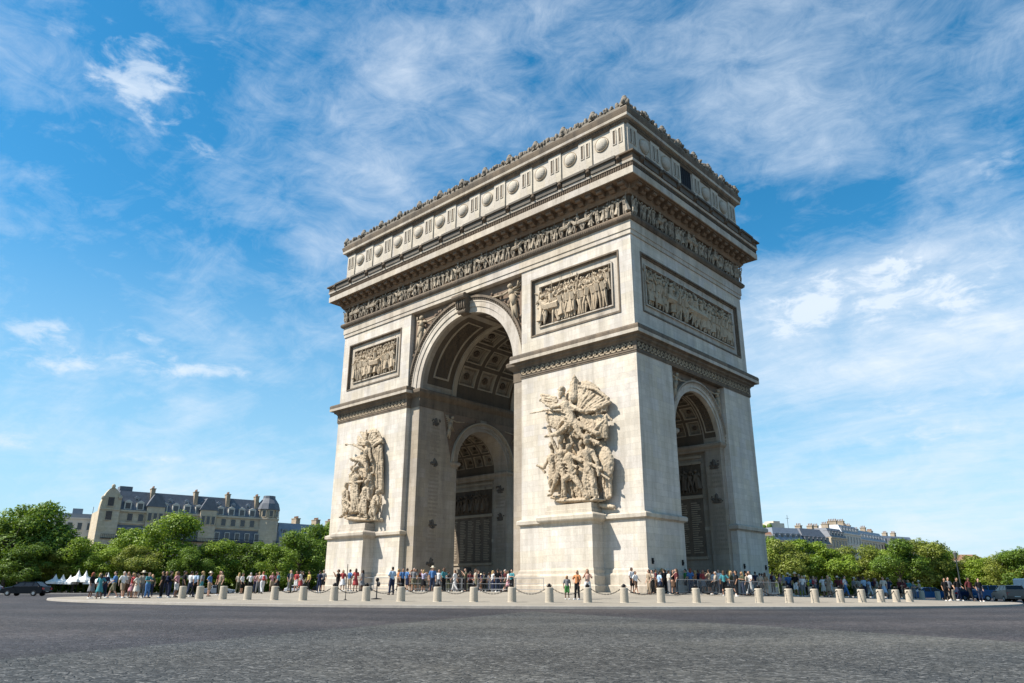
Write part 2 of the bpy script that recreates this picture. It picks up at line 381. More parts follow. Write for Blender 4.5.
tag(sheet('plaza', M_PAVE, 0.01, 43.7, lambda r: gz(r), 200, 60), kind='structure')
M_KERB = stone('kerb_granite', (.36, .33, .29), (.3, .27, .235), grime=(.12, .11, .1), amt=.5, brick=False)
mb = MB(); k = 260; vs = []; fs = []
pr = [(43.7, .05), (43.7, .092), (43.97, .088), (44.0, .07), (44.02, -.06)]
for r, z in pr:
    for i in range(k): vs.append((r*cos(2*pi*i/k), r*sin(2*pi*i/k), z))
for j in range(len(pr)-1):
    for i in range(k): fs.append((j*k+i, j*k+(i+1) % k, (j+1)*k+(i+1) % k, (j+1)*k+i))
mb.add(vs, fs); tag(mb.build('kerb', M_KERB), kind='structure')
M_OUT = stone('outer_paving', (.17, .16, .14), (.13, .12, .105), amt=.3, brick=False)
tag(sheet('outer_pavement', M_OUT, 84, 600, lambda r: .1, 160, 3), kind='structure')
mb = MB()
for i in range(160):
    a0 = 2*pi*i/160; a1 = 2*pi*(i+1)/160
    mb.add([(83.8*cos(a0), 83.8*sin(a0), -.06), (83.8*cos(a1), 83.8*sin(a1), -.06), (84*cos(a1), 84*sin(a1), .105), (84*cos(a0), 84*sin(a0), .105), (84.3*cos(a1), 84.3*sin(a1), .107), (84.3*cos(a0), 84.3*sin(a0), .107)], [(0, 1, 2, 3), (3, 2, 4, 5)])
tag(mb.build('outer_kerb', M_KERB), kind='structure')
# ------------------------------------------------------------------ the arch
WX, DY, G0 = 22.0, 10.776, .7
arch = thing('triumphal_arch', 'huge pale stone triumphal arch with carved friezes standing in the middle of the plaza', 'arch', (0, 0, G0))
def part(mb, name, mat, parent=None, smooth=False, label=None):
    o = mb.build(name, mat, parent or arch, smooth)
    if parent is None: o.location = (0, 0, -G0)
    if label: o['label'] = label
    return o
def mpart(me, name, parent=None):
    o = link(me, name, parent or arch)
    if parent is None: o.location = (0, 0, -G0)
    return o
def arc_poly(r, zs, zb, k=40):
    return [(-r, zb)]+[(-r*cos(pi*i/k), zs+r*sin(pi*i/k)) for i in range(k+1)]+[(r, zb)]
def half(r, zs, k=40, zlo=0):
    return [(-r*cos(pi*i/k), zs+r*sin(pi*i/k)) for i in range(k+1)]+([(r, zs-zlo), (-r, zs-zlo)] if zlo else [])
RB, ZB, RS, ZS = 7.2, 22.4, 4.25, 14.75
ix, iy = WX-.6, DY-.6                                 # recessed bays
core = MB(); core.box(-ix, ix, -iy, iy, 0.2, 31.9); cme = core.mesh('core', ST_INNER)
def cutter(fn):
    m = MB(); fn(m); o = link(m.mesh('cut', None), 'cut'); return o
cuts = [cutter(lambda m: m.prism(arc_poly(RB, ZB, -1), 'y', -13, 13)),
        cutter(lambda m: m.prism(half(RB+.55, ZB+.01), 'y', -4.75, 4.75)),
        cutter(lambda m: m.prism(arc_poly(RS, ZS, -1), 'x', -25, 25)),
        cutter(lambda m: m.prism(arc_poly(RS+.42, ZS, -1), 'x', 9.4, 19.7)),
        cutter(lambda m: m.prism(arc_poly(RS+.42, ZS, -1), 'x', -19.7, -9.4))]
ome = evaluated(cme, [('BOOLEAN', dict(object=c, operation='DIFFERENCE', solver='EXACT')) for c in cuts])
for c in cuts: bpy.data.objects.remove(c)
if not ome.materials: ome.materials.append(ST_INNER)
ome.name = 'core_masonry'; mpart(ome, 'core_masonry')

# four corner piers
PX0, PY0 = 8.75, 5.0
def mould(name, prof, rect, mat, parent, label=None):
    m = MB(); m.ring(*rect, prof); o = m.build(name, mat, parent)
    if label: o['label'] = label
    return o
IMP = [(-.3, 20.34), (.06, 20.34), (.06, 20.42), (.12, 20.5), (.1, 20.55), (.1, 21.35), (.16, 21.4), (.2, 21.5), (.42, 21.62), (.46, 21.78), (.78, 21.86), (.82, 22.15), (.84, 22.2), (.86, 22.45), (.8, 22.6), (.45, 22.68), (-.3, 22.7)]
DADO = [(-.2, 6.2), (.04, 6.2), (.06, 6.3), (.16, 6.4), (.34, 6.46), (.36, 6.74), (.3, 6.82), (.05, 6.92), (-.2, 6.93)]
PLIN = [(-.3, .3), (.62, .3), (.62, 1.2), (.58, 1.26), (.40, 1.28), (.40, 2.02), (.36, 2.14), (.22, 2.2), (.2, 2.42), (.1, 2.55), (.02, 2.7), (-.3, 2.72)]
for sx in (-1, 1):
    for sy in (-1, 1):
        xs = sorted((sx*PX0, sx*WX)); ys = sorted((sy*PY0, sy*DY))
        m = MB(); m.box(*xs, *ys, .2, 20.4)
        pr_ = part(m, 'pier', ST_WALL)
        # dado slightly wider below the cap
        m = MB(); m.ring(xs[0], xs[1], ys[0], ys[1], [(-.2, .5), (.09, .5), (.09, 6.3), (-.2, 6.32)]); m.build('dado', ST_WALL, pr_)
        mould('dado_cap', DADO, (*xs, *ys), ST_PLAIN, pr_)
        mould('plinth', PLIN, (*xs, *ys), ST_PLAIN, pr_)
# upper blocks with the impost course, one each side of the great arch
def beads(m, pts, r):
    for p in pts: m.box(p[0]-r, p[0]+r, p[1]-r, p[1]+r, p[2]-r, p[2]+r)
for sx in (-1, 1):
    xs = sorted((sx*PX0, sx*WX))
    m = MB(); m.box(*xs, -DY, DY, 20.36, 31.9)
    cc = [cutter(lambda c_: c_.box(*((10.15, 20.5) if sx > 0 else (-20.6, -10.5)), -13, -DY+.42, 24.45, 30.3 if sx > 0 else 30.2))]
    if sx > 0: cc.append(cutter(lambda c_: c_.box(WX-.42, 25, -9.2, 9.5, 24.6, 30.2)))
    bm_ = evaluated(m.mesh('u', ST_WALL), [('BOOLEAN', dict(object=c, operation='DIFFERENCE', solver='EXACT')) for c in cc])
    for c in cc: bpy.data.objects.remove(c)
    ub = mpart(bm_, 'upper_wall')
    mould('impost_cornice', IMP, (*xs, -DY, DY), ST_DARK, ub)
    # pale corona face of the impost
    m = MB(); m.ring(xs[0], xs[1], -DY, DY, [(.3, 21.865), (.835, 21.865), (.85, 22.16), (.3, 22.17)]); m.build('impost_fascia', ST_PLAIN, ub)
    # carved key pattern on the impost frieze
    m = MB()
    def key(m, u, out, z, axis, s_, flip):
        P = [(0, .0, .55, .12), (0, .0, .12, .62), (0, .5, .42, .62), (.3, .22, .42, .62), (.18, .22, .42, .34)]
        for a0, b0, a1, b1 in P:
            a0, a1 = u+a0*s_, u+a1*s_
            if axis == 'x': m.box(a0, a1, *sorted((out, out+flip*.05)), z+b0, z+b1)
            else: m.box(*sorted((out, out+flip*.05)), a0, a1, z+b0, z+b1)
    u = xs[0]+.1
    while u < xs[1]-.5:
        key(m, u, -DY-.1, 20.68, 'x', 1, -1); u += .62
    m.build('impost_frieze', ST_RELIEF, ub); m = MB()
    u = -DY+.1
    while u < DY-.5 and sx > 0:
        key(m, u, WX+.1, 20.68, 'y', 1, 1); u += .62
    if m.v: m.build('impost_frieze', ST_RELIEF, ub)
    # the same impost running round the core and through the great passage
    cx_ = sorted((sx*RB, sx*ix))
    m = MB(); m.ring(cx_[0], cx_[1], -iy, iy, [(-.3, 20.34), (.05, 20.36), (.05, 21.45), (.3, 21.66), (.55, 21.9), (.6, 22.2), (.5, 22.34), (-.3, 22.38)])
    part(m, 'passage_impost', ST_DARK)
    for sy in (-1, 1):
        # impost of the narrow arches (whole jamb block)
        yy = sorted((sy*RS, sy*iy))
        yi = sorted((sy*RS, sy*(RS+.75))); m = MB(); m.ring(cx_[0], cx_[1], yi[0], yi[1], [(-.3, 14.0), (.04, 14.02), (.06, 14.2), (.18, 14.3), (.3, 14.42), (.34, 14.62), (.26, 14.72), (-.3, 14.74)])
        part(m, 'narrow_impost', ST_INNER)
        m = MB(); m.ring(cx_[0], cx_[1], yy[0], yy[1], [(-.3, .3), (.3, .3), (.3, 1.9), (.18, 2.1), (.12, 2.5), (-.3, 2.56)])
        part(m, 'core_plinth', ST_INNER)

# archivolts
def arc_band(m, r0, r1, zs, axis, a, b, k=48, dz=0):
    vs = []; fs = []
    for i in range(k+1):
        t = pi*i/k
        for r, s_ in ((r0, a), (r1, a), (r1, b), (r0, b)):
            p, z = -r*cos(t), zs+r*sin(t)
            vs.append((s_, p, z) if axis == 'x' else (p, s_, z))
    for i in range(k):
        for j in range(4): fs.append((i*4+j, i*4+(j+1) % 4, i*4+4+(j+1) % 4, i*4+4+j))
    fs += [(0, 3, 2, 1), (k*4, k*4+1, k*4+2, k*4+3)]
    m.add(vs, fs)
def archivolt(r, w, zs, axis, face, out, mats=(None, None), drop=0):
    """stepped arch mouldings: pale rings and a darker outer one"""
    s_ = 1 if out > 0 else -1
    m = MB(); arc_band(m, r-.04, r+w*.30, zs, axis, face-s_*.3, face+s_*.10); arc_band(m, r+w*.31, r+w*.62, zs, axis, face-s_*.2, face+s_*.19)
    arc_band(m, r+w*.62, r+w*.7, zs, axis, face-s_*.2, face+s_*.25)
    o = part(m, 'archivolt', mats[0] or ST_PLAIN)
    m = MB(); arc_band(m, r+w*.72, r+w*.86, zs, axis, face-s_*.2, face+s_*.27); arc_band(m, r+w*.86, r+w, zs, axis, face-s_*.2, face+s_*.42)
    # egg and dart
    kk = int(pi*(r+w*.8)/.32)
    for i in range(kk):
        t = pi*(i+.5)/kk; p, z = -(r+w*.79)*cos(t), zs+(r+w*.79)*sin(t)
        c = (face+s_*.29, p, z) if axis == 'x' else (p, face+s_*.29, z)
        m.ell(c, .09, 5, 4)
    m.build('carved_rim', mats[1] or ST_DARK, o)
    return o
archivolt(RB, 1.82, ZB, 'y', -iy, -1)
archivolt(RB, 1.82, ZB, 'y', iy, 1)
archivolt(RS, .95, ZS, 'x', ix, 1, (ST_PLAIN, ST_INNER))
archivolt(RS, .95, ZS, 'x', -ix, -1, (ST_PLAIN, ST_INNER))
archivolt(RS, .95, ZS, 'x', -RB, 1, (ST_INNER, ST_VFRAME))      # inside the great passage
archivolt(RS, .95, ZS, 'x', RB, -1, (ST_INNER, ST_VFRAME))
# keystones
def keystone(sy):
    m = MB(); f = sy*iy
    def yy(a): return f+sy*a
    z0, z1 = 29.45, 31.55
    m.add([(-.62, yy(-.2), z0), (.62, yy(-.2), z0), (.95, yy(-.2), z1), (-.95, yy(-.2), z1), (-.55, yy(.55), z0+.1), (.55, yy(.55), z0+.1), (.9, yy(1.15), z1), (-.9, yy(1.15), z1)],
          [(0, 1, 2, 3), (4, 7, 6, 5), (0, 4, 5, 1), (1, 5, 6, 2), (2, 6, 7, 3), (3, 7, 4, 0)])
    m.tube((-.95, yy(1.1), z1-.3), (.95, yy(1.1), z1-.3), .34, k=12); m.tube((-.6, yy(.55), z0+.25), (.6, yy(.55), z0+.25), .26, k=12)
    for q in range(5): m.ell(((q-2)*.3, yy(.85+.05*(q % 2)), z0+1.1), (.13, .2, .7), 6, 5)
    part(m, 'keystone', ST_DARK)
keystone(-1); keystone(1)

# vaults with coffers
def vault(r, zs, axis, a0, a1, ncol, nrow, depth, t0=0, t1=180):
    m = MB(); fr = MB(); rs = MB()
    def P(rr, t, s_):
        p, z = rr*cos(t), zs+rr*sin(t)
        return (s_, p, z) if axis == 'x' else (p, s_, z)
    pitch = (a1-a0)/ncol; dt = pi/(nrow+1)
    R1 = r+depth
    # back shell
    def patch(M, rr0, rr1, ta, tb, sa, sb, k=4):
        vs = []; fs = []
        for i in range(k+1):
            t = ta+(tb-ta)*i/k
            vs += [P(rr0, t, sa), P(rr0, t, sb), P(rr1, t, sb), P(rr1, t, sa)]
        for i in range(k):
            for j in range(4): fs.append((i*4+j, i*4+(j+1) % 4, i*4+4+(j+1) % 4, i*4+4+j))
        fs += [(0, 3, 2, 1), (k*4, k*4+1, k*4+2, k*4+3)]
        M.add(vs, fs)
    for i in range(nrow):
        tc_ = dt*(i+1); hw = dt*.5
        for j in range(ncol):
            c = a0+pitch*(j+.5); hp = pitch*.5
            rib_t = hw*.17; rib_s = hp*.17
            # dark ribs between the coffers
            patch(m, r+.04, R1, tc_-hw, tc_-hw+rib_t, c-hp, c+hp, 1); patch(m, r+.04, R1, tc_+hw-rib_t, tc_+hw, c-hp, c+hp, 1)
            patch(m, r+.04, R1, tc_-hw+rib_t, tc_+hw-rib_t, c-hp, c-hp+rib_s, 3); patch(m, r+.04, R1, tc_-hw+rib_t, tc_+hw-rib_t, c+hp-rib_s, c+hp, 3)
            # pale moulded frame just inside
            for (f0, f1, ra) in ((.72, .83, r+depth*.12), (.47, .51, r+depth*.75)):
                it, is_ = hw*f0, hp*f0; ot, os_ = hw*f1, hp*f1
                patch(fr, ra, R1, tc_-ot, tc_-it, c-os_, c+os_, 1); patch(fr, ra, R1, tc_+it, tc_+ot, c-os_, c+os_, 1)
                patch(fr, ra, R1, tc_-it, tc_+it, c-os_, c-is_, 3); patch(fr, ra, R1, tc_-it, tc_+it, c+is_, c+os_, 3)
            # rosette
            p = Vector(P(R1-.08, tc_, c)); R_ = hp*.3
            rad = Vector(P(1, tc_, c))-Vector(P(0, tc_, c)); al = Vector((1, 0, 0)) if axis == 'x' else Vector((0, 1, 0)); tg = rad.cross(al)
            for q in range(8):
                a = 2*pi*q/8; rs.ell(p+(al*cos(a)+tg*sin(a))*R_*.6, R_*.36, 5, 4)
            rs.ell(p-rad*.1, R_*.34, 6, 4)
    # springing strips
    patch(m, r+.02, R1, 0.0, dt*.5, a0, a1, 2); patch(m, r+.02, R1, pi-dt*.5, pi, a0, a1, 2)
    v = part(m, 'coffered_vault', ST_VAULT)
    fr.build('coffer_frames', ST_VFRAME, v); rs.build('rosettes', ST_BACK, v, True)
    return v
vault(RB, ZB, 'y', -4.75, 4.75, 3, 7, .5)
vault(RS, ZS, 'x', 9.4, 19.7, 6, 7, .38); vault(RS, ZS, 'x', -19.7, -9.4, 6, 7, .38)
def soffit(r, zs, axis, a0, a1, t0, t1, mat_f=ST_VFRAME, mat_r=ST_VAULT):
    """framed carved panel on the arch soffit"""
    fr = MB(); pn = MB(); k = 36
    def P(rr, t, s_):
        p, z = rr*cos(t), zs+rr*sin(t)
        return (s_, p, z) if axis == 'x' else (p, s_, z)
    def strip(M, ra, rb, ta, tb, sa, sb, kk):
        vs = []; fs = []
        for i in range(kk+1):
            t = ta+(tb-ta)*i/kk; vs += [P(ra, t, sa), P(ra, t, sb), P(rb, t, sb), P(rb, t, sa)]
        for i in range(kk):
            for j in range(4): fs.append((i*4+j, i*4+(j+1) % 4, i*4+4+(j+1) % 4, i*4+4+j))
        fs += [(0, 3, 2, 1), (kk*4, kk*4+1, kk*4+2, kk*4+3)]; M.add(vs, fs)
    w = .2 if r > 5 else .12; dt = w/r
    ex = .75 if r > 5 else .2
    strip(pn, r-.006, r+.05, t0-.12, t0+.001, a0-ex, a1+ex, 3); strip(pn, r-.006, r+.05, t1-.001, t1+.12, a0-ex, a1+ex, 3); strip(pn, r-.006, r+.05, t0, t1, a0-ex, a0, k); strip(pn, r-.006, r+.05, t0, t1, a1, a1+ex, k)
    strip(fr, r-.09, r+.05, t0, t1, a0, a0+w, k); strip(fr, r-.09, r+.05, t0, t1, a1-w, a1, k)
    strip(fr, r-.085, r+.05, t0, t0+dt, a0+w, a1-w, 1); strip(fr, r-.085, r+.05, t1-dt, t1, a0+w, a1-w, 1)
    strip(pn, r-.012, r+.05, t0+dt, t1-dt, a0+w, a1-w, k)
    for i in range(int(r*(t1-t0)/.34)):
        t = t0+dt+(t1-t0-2*dt)*(i+.5)/int(r*(t1-t0)/.34)
        for s_ in (.25, .5, .75):
            pn.ell(P(r-.03, t+random.uniform(-.01, .01), a0+(a1-a0)*s_+random.uniform(-.08, .08)), (.1, .1, .1), 5, 4)
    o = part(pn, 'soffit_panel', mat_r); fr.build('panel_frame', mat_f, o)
for s_ in (-1, 1):
    for ta, tb in ((radians(13), radians(79)), (radians(101), radians(167))):
        a = sorted((s_*8.5, s_*6.15)); soffit(RB, ZB, 'y', a[0], a[1], ta, tb)
    a = sorted((s_*21.15, s_*20.05))
    soffit(RS, ZS, 'x', a[0], a[1], radians(14), radians(82)); soffit(RS, ZS, 'x', a[0], a[1], radians(98), radians(166))
    # pale rib each side of the coffers
    m = MB(); a = sorted((s_*4.75, s_*5.35)); arc_band(m, RB-.16, RB+.1, ZB, 'y', a[0], a[1]); part(m, 'vault_rib', ST_VFRAME)

# ---------------- figures for the carvings
def rfig(m, T, u, z, h, rnd, out=.25, k=5, act=None, horse=False):
    """one small figure in relief; T(u, out, z) -> xyz"""
    s_ = h/1.8; lean = rnd.uniform(-.22, .22); R = lambda a, b: rnd.uniform(a, b)
    hip = (u, z+.92*s_); ch = (u+lean*.5*s_, z+1.35*s_); hd = (u+lean*.7*s_+R(-.05, .05)*s_, z+1.66*s_); o = out*R(.75, 1.15)
    def tb(a, b, r0, r1, oa=1, ob=1): m.tube(T(a[0], o*oa, a[1]), T(b[0], o*ob, b[1]), r0*s_, r1*s_, k)
    tb(hip, ch, .15, .2); m.ell(T(hd[0], o*1.1, hd[1]), .125*s_, 6, 5)
    sp_ = R(.1, .4)
    for q in (-1, 1):
        kn = (hip[0]+q*sp_*.6*s_+R(-.05, .12)*s_, z+.48*s_); ft = (kn[0]+R(-.18, .12)*s_, z+.02)
        tb((hip[0]+q*.07*s_, hip[1]), kn, .11, .08, .9, 1.1); tb(kn, ft, .08, .05, 1.1, .9)
        el = (ch[0]+q*R(.2, .42)*s_, ch[1]+R(-.25, .3)*s_); hn = (el[0]+q*R(-.2, .35)*s_, el[1]+R(-.2, .45)*s_)
        tb((ch[0]+q*.16*s_, ch[1]+.08*s_), el, .07, .055, 1.1, 1.3); tb(el, hn, .05, .04, 1.3, 1.2)
        if q == 1 and rnd.random() < .45:
            tb((hn[0]-R(-.2, .2), hn[1]-.5*s_), (hn[0]+R(-.35, .35)*s_, hn[1]+R(.5, .8)*s_), .025, .02, 1.25, 1.2)
    if rnd.random() < .5:                       # cloak
        m.tube(T(ch[0], o*.6, ch[1]+.1*s_), T(ch[0]+R(-.3, .3)*s_, o*.5, z+.25*s_), .14*s_, .3*s_, k)
def rhorse(m, T, u, z, h, rnd, out=.3, d=1):
    s_ = h/1.9
    def tb(a, b, r0, r1, o=1): m.tube(T(u+d*a[0]*s_, out*o, z+a[1]*s_), T(u+d*b[0]*s_, out*o, z+b[1]*s_), r0*s_, r1*s_, 6)
    tb((-.6, 1.05), (.55, 1.1), .3, .26); tb((.5, 1.2), (.95, 1.65), .2, .12, 1.1); tb((.9, 1.7), (1.25, 1.5), .12, .07, 1.2)
    for a, b, c in (((-.6, .9), (-.75, .5), (-.6, .02)), ((-.45, .9), (-.35, .45), (-.5, .02)), ((.5, .95), (.75, .6), (.95, .3)), ((.45, .95), (.45, .5), (.6, .05))):
        tb(a, b, .13, .08); tb(b, c, .07, .05)
    tb((-.75, 1.2), (-1.05, .6), .08, .04)
    tb((-.05, 1.3), (0, 1.85), .16, .18, 1.2); m.ell(T(u+d*.02*s_, out*1.3, z+2.08*s_), .13*s_, 6, 5)
    tb((0, 1.8), (.45, 1.75), .06, .05, 1.5); tb((0, 1.4), (.15, .85), .1, .07, 1.6)
def front_T(off=0): return lambda u, o, z: Vector((u, -DY-off-o, z))
def side_T(off=0): return lambda u, o, z: Vector((WX+off+o, u, z))
def crowd_strip(T, u0, u1, z, h, rnd, step, out, horses=0.0):
    m = MB(); u = u0+step*.5
    while u < u1-step*.4:
        if rnd.random() < horses and u < u1-2.5: rhorse(m, T, u+.6, z, h*.92, rnd, out, rnd.choice((-1, 1))); u += step*1.6
        else: rfig(m, T, u+rnd.uniform(-.1, .1), z, h*rnd.uniform(.9, 1.0), rnd, out); u += step*rnd.uniform(.8, 1.15)
    return m
# relief panels
def panel(T, u0, u1, z0, z1, seed, axis):
    rnd = random.Random(seed)
    def bx(m, a, b, o0, o1, c, d):
        p, q = T(a, o0, c), T(b, o1, d); m.box(*sorted((p.x, q.x)), *sorted((p.y, q.y)), *sorted((p.z, q.z)))
    def frame(m, a, b, c, d, w, o0, o1):
        bx(m, a, b, o0, o1, c, c+w); bx(m, a, b, o0, o1, d-w, d); bx(m, a, a+w, o0, o1, c+w, d-w); bx(m, b-w, b, o0, o1, c+w, d-w)
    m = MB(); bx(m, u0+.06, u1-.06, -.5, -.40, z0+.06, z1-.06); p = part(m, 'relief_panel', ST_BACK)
    m = MB(); frame(m, u0-.14, u1+.14, z0-.14, z1+.14, .15, -.1, .07); frame(m, u0+.01, u1-.01, z0+.01, z1-.01, .11, -.42, -.1); m.build('panel_moulding', ST_DARK, p)
    m = MB(); frame(m, u0+.12, u1-.12, z0+.12, z1-.12, .62, -.42, -.26); m.build('panel_border', ST_PLAIN, p)
    m = MB(); frame(m, u0+.74, u1-.74, z0+.74, z1-.74, .12, -.42, -.10); m.build('inner_moulding', ST_PLAIN, p)
    T_ = T; T = lambda u, o, z: T_(u, o-.40, z)
    zb = z0+.9; H = z1-z0-1.8
    m = crowd_strip(T, u0+1.0, u1-1.0, zb, H*.80, rnd, .60, .36, .12)
    m2 = crowd_strip(T, u0+.9, u1-.9, zb+H*.38, H*.58, rnd, .5, .2, 0); m.add(m2.v, m2.f)
    for _ in range(int((u1-u0)*1.6)):
        a = rnd.uniform(u0+1.1, u1-1.1); b = rnd.uniform(zb+H*.3, zb+H*.85); m.ell(T(a, .12, b), (.2, .2, .24), 6, 5)
    m.build('carved_figures', ST_STATUE, p)
panel(front_T(), 10.15, 20.5, 24.45, 30.3, 1, 'x'); panel(front_T(), -20.6, -10.5, 24.45, 30.2, 2, 'x')
panel(side_T(), -9.2, 9.5, 24.6, 30.2, 3, 'y')
# spandrels of the great arch
ST_SPAN = stone('spandrel_ground', (.24, .175, .125), (.18, .13, .095), grime=(.08, .065, .05), amt=.5, brick=False)
def spandrel(T, r, zs, uw, ztop, sgn, seed, u_in=1.0, sc=1.0):
    rnd = random.Random(seed); m = MB(); k = 14
    poly = []
    ro = r
    ts = math.acos(min(1, (uw-.02)/ro)) if uw < ro else 0.0
    for i in range(k+1):
        t = ts+(pi/2-.1-ts)*i/k; poly.append((ro*cos(t), zs+ro*sin(t)))
    vs = [T(sgn*a, .03, b) for a, b in poly]+[T(sgn*poly[-1][0], .03, ztop), T(sgn*uw, .03, ztop)]
    m.add(vs, [tuple(range(len(vs)))]); 
    sheet_ = m
    f = MB()
    def tb(a, b, r0, r1, o0=.3, o1=.3): f.tube(T(sgn*(cx+a[0]*S), o0, cz+a[1]*S), T(sgn*(cx+b[0]*S), o1, cz+b[1]*S), r0*S, r1*S, 8)
    cx, cz, S = uw-1.75*sc, ztop-2.0*sc, sc
    f.ell(T(sgn*cx, .45, cz+1.1*S), .3*S, 8, 6)
    tb((0, .8), (.1, .1), .3, .36); tb((.1, .1), (.5, -1.1), .36, .3); tb((.3, -.4), (.9, -2.6), .3, .12); tb((.2, -.4), (.45, -2.9), .28, .12)
    tb((-.2, .7), (-1.0, .45), .13, .11, .35, .4); tb((-1.0, .45), (-2.6, .62), .11, .09, .4, .35); tb((-2.4, .55), (-3.2, .75), .05, .1)
    tb((.2, .7), (.9, .9), .13, .1, .35, .3); tb((.9, .9), (1.0, 1.5), .1, .07)
    for q in range(7): tb((.2, .5), (1.3-.12*q, 1.5-.42*q), .12, .07, .2, .12)
    for q in range(6): tb((-.2+.1*q, -.2), (-1.0+.35*q, -1.3-.1*q), .12, .05, .18, .1)
    for _ in range(int(16*sc)):
        t = rnd.uniform(ts+.1, pi/2-.25); rr = ro+rnd.uniform(.2, .9)*sc
        if rr*cos(t) < uw-.2 and zs+rr*sin(t) < ztop-.2: sheet_.ell(T(sgn*rr*cos(t), .08, zs+rr*sin(t)), rnd.uniform(.12, .28)*sc, 6, 5)
    o = part(sheet_, 'spandrel', ST_SPAN)
    f.build('winged_victory', ST_RELIEF, o, True)
for s_ in (-1, 1):
    spandrel(front_T(-.6), RB+1.82, ZB, PX0, 31.62, s_, 10+s_)
    spandrel(side_T(-.6), RS+.95, ZS, PY0, 20.33, s_, 20+s_, sc=.62)
    spandrel(lambda u, o, z: Vector((-RB+o, u, z)), RS+.95, ZS, 6.6, 20.33, s_, 30+s_, sc=.62)

# entablature
E0 = MB(); E0.ring(-WX, WX, -DY, DY, [(-.5, 31.64), (.12, 31.64), (.12, 32.05), (.2, 32.08), (.2, 32.88), (.24, 32.92), (-.5, 32.94)])
ent = part(E0, 'architrave', ST_PLAIN)
m = MB(); m.ring(-WX, WX, -DY, DY, [(-.5, 32.94), (.34, 32.95), (.5, 33.1), (.54, 33.35), (.44, 33.5), (-.5, 33.52)])
for (T, L) in ((front_T(.5), WX+.4), (side_T(.5), DY+.4)):
    k = int(2*L/.22)
    for i in range(k): m.ell(T(-L+2*L*(i+.5)/k, .0, 33.22), .085, 5, 4)
m.build('rope_moulding', ST_DARK, ent)
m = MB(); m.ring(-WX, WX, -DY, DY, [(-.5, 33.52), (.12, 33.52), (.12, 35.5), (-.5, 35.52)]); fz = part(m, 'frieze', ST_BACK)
rnd = random.Random(5)
for T, L in ((front_T(.12), WX), (side_T(.12), DY)):
    m = crowd_strip(T, -L-.2, L+.2, 33.55, 1.8, rnd, .66, .3, .12)
    m.build('procession', ST_FRZ, fz)
COR = [(-.5, 35.52), (.36, 35.53), (.5, 35.75), (.6, 35.85), (.62, 36.42), (1.5, 36.46), (1.5, 36.5)]
m = MB(); m.ring(-WX, WX, -DY, DY, COR+[(-.5, 36.52)]); cor = part(m, 'cornice', ST_SOFFIT)
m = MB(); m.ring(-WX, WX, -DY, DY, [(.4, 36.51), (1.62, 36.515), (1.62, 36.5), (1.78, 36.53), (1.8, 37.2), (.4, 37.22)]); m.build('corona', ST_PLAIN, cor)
m = MB(); m.ring(-WX, WX, -DY, DY, [(.4, 36.49), (1.7, 36.492), (1.7, 36.52), (.4, 36.53)]); m.build('soffit', ST_SOFFIT, cor)
m = MB(); m.ring(-WX, WX, -DY, DY, [(.4, 37.22), (1.74, 37.22), (1.76, 37.68), (.4, 37.69)])
for T, L in ((front_T(1.75), WX+1.7), (side_T(1.75), DY+1.7)):
    k = int(2*L/.26)
    for i in range(k): p = T(-L+2*L*(i+.5)/k, .02, 37.45); m.box(p.x-.05, p.x+.05, p.y-.05, p.y+.05, 37.3, 37.6)
m.build('leaf_moulding', ST_BACK, cor)
m = MB(); m.ring(-WX, WX, -DY, DY, [(.3, 37.69), (1.86, 37.7), (1.9, 37.92), (.3, 37.95)]); m.build('gutter_fillet', ST_PLAIN, cor)
# modillions
mm_ = MB(); mm_.box(-.32, .32, -.8, 0, -.3, 0); mm_.tube((-.3, -.2, -.3), (.3, -.2, -.3), .27, k=10); mm_.tube((-.28, -.7, -.2), (.28, -.7, -.2), .17, k=8); mm_.box(-.38, .38, -.92, 0, -.06, .02); mod_me = mm_.mesh('modillion', ST_SOFFIT)
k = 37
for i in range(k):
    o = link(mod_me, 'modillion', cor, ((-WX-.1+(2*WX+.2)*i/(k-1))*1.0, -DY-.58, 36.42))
k = 18
for i in range(k):
    o = link(mod_me, 'modillion', cor, (WX+.58, -DY-.1+(2*DY+.2)*i/(k-1), 36.42)); o.rotation_euler = (0, 0, pi/2)
# blocking course with lion heads
ST_BLOCK = stone('lichened_block', (.16, .14, .115), (.11, .098, .082), grime=(.04, .037, .034), amt=.7, brick=False)
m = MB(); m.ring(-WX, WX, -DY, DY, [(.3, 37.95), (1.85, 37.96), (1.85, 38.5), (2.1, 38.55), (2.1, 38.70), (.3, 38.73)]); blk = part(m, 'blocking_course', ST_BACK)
lm = MB(); lm.ell((0, -.1, .35), (.24, .26, .3), 8, 6); lm.ell((0, -.32, .25), (.13, .14, .13), 6, 5); lm.box(-.2, .2, -.1, .3, -.02, .72); lm.ell((0, -.05, .62), (.28, .2, .14), 7, 5)
lion = lm.mesh('lion_head', ST_BACK, True)
m = MB()
for i in range(14):
    u = -22.4+i*44.8/13; o = link(lion, 'lion_head', blk, (u, -DY-1.85, 37.96))
for i in range(14):
    a, b = -22.4+i*44.8/13+.35, -22.4+(i+1)*44.8/13-.35
    if i < 13: m = MB(); m.box(a, b, -DY-2.0, -DY-1.5, 37.96, 38.5); m.box(a-.1, b+.1, -DY-2.2, -DY-1.5, 38.5, 38.72); m.build('blocking_slab', ST_BLOCK, blk)
for i in range(8):
    u = -11.3+i*22.6/7; o = link(lion, 'lion_head', blk, (WX+1.85, u, 37.96)); o.rotation_euler = (0, 0, pi/2)
    if i < 7: m = MB(); m.box(WX+1.5, WX+2.0, u+.35, u+22.6/7-.35, 37.96, 38.5); m.box(WX+1.5, WX+2.2, u+.25, u+22.6/7-.25, 38.5, 38.72); m.build('blocking_slab', ST_BLOCK, blk)
pass

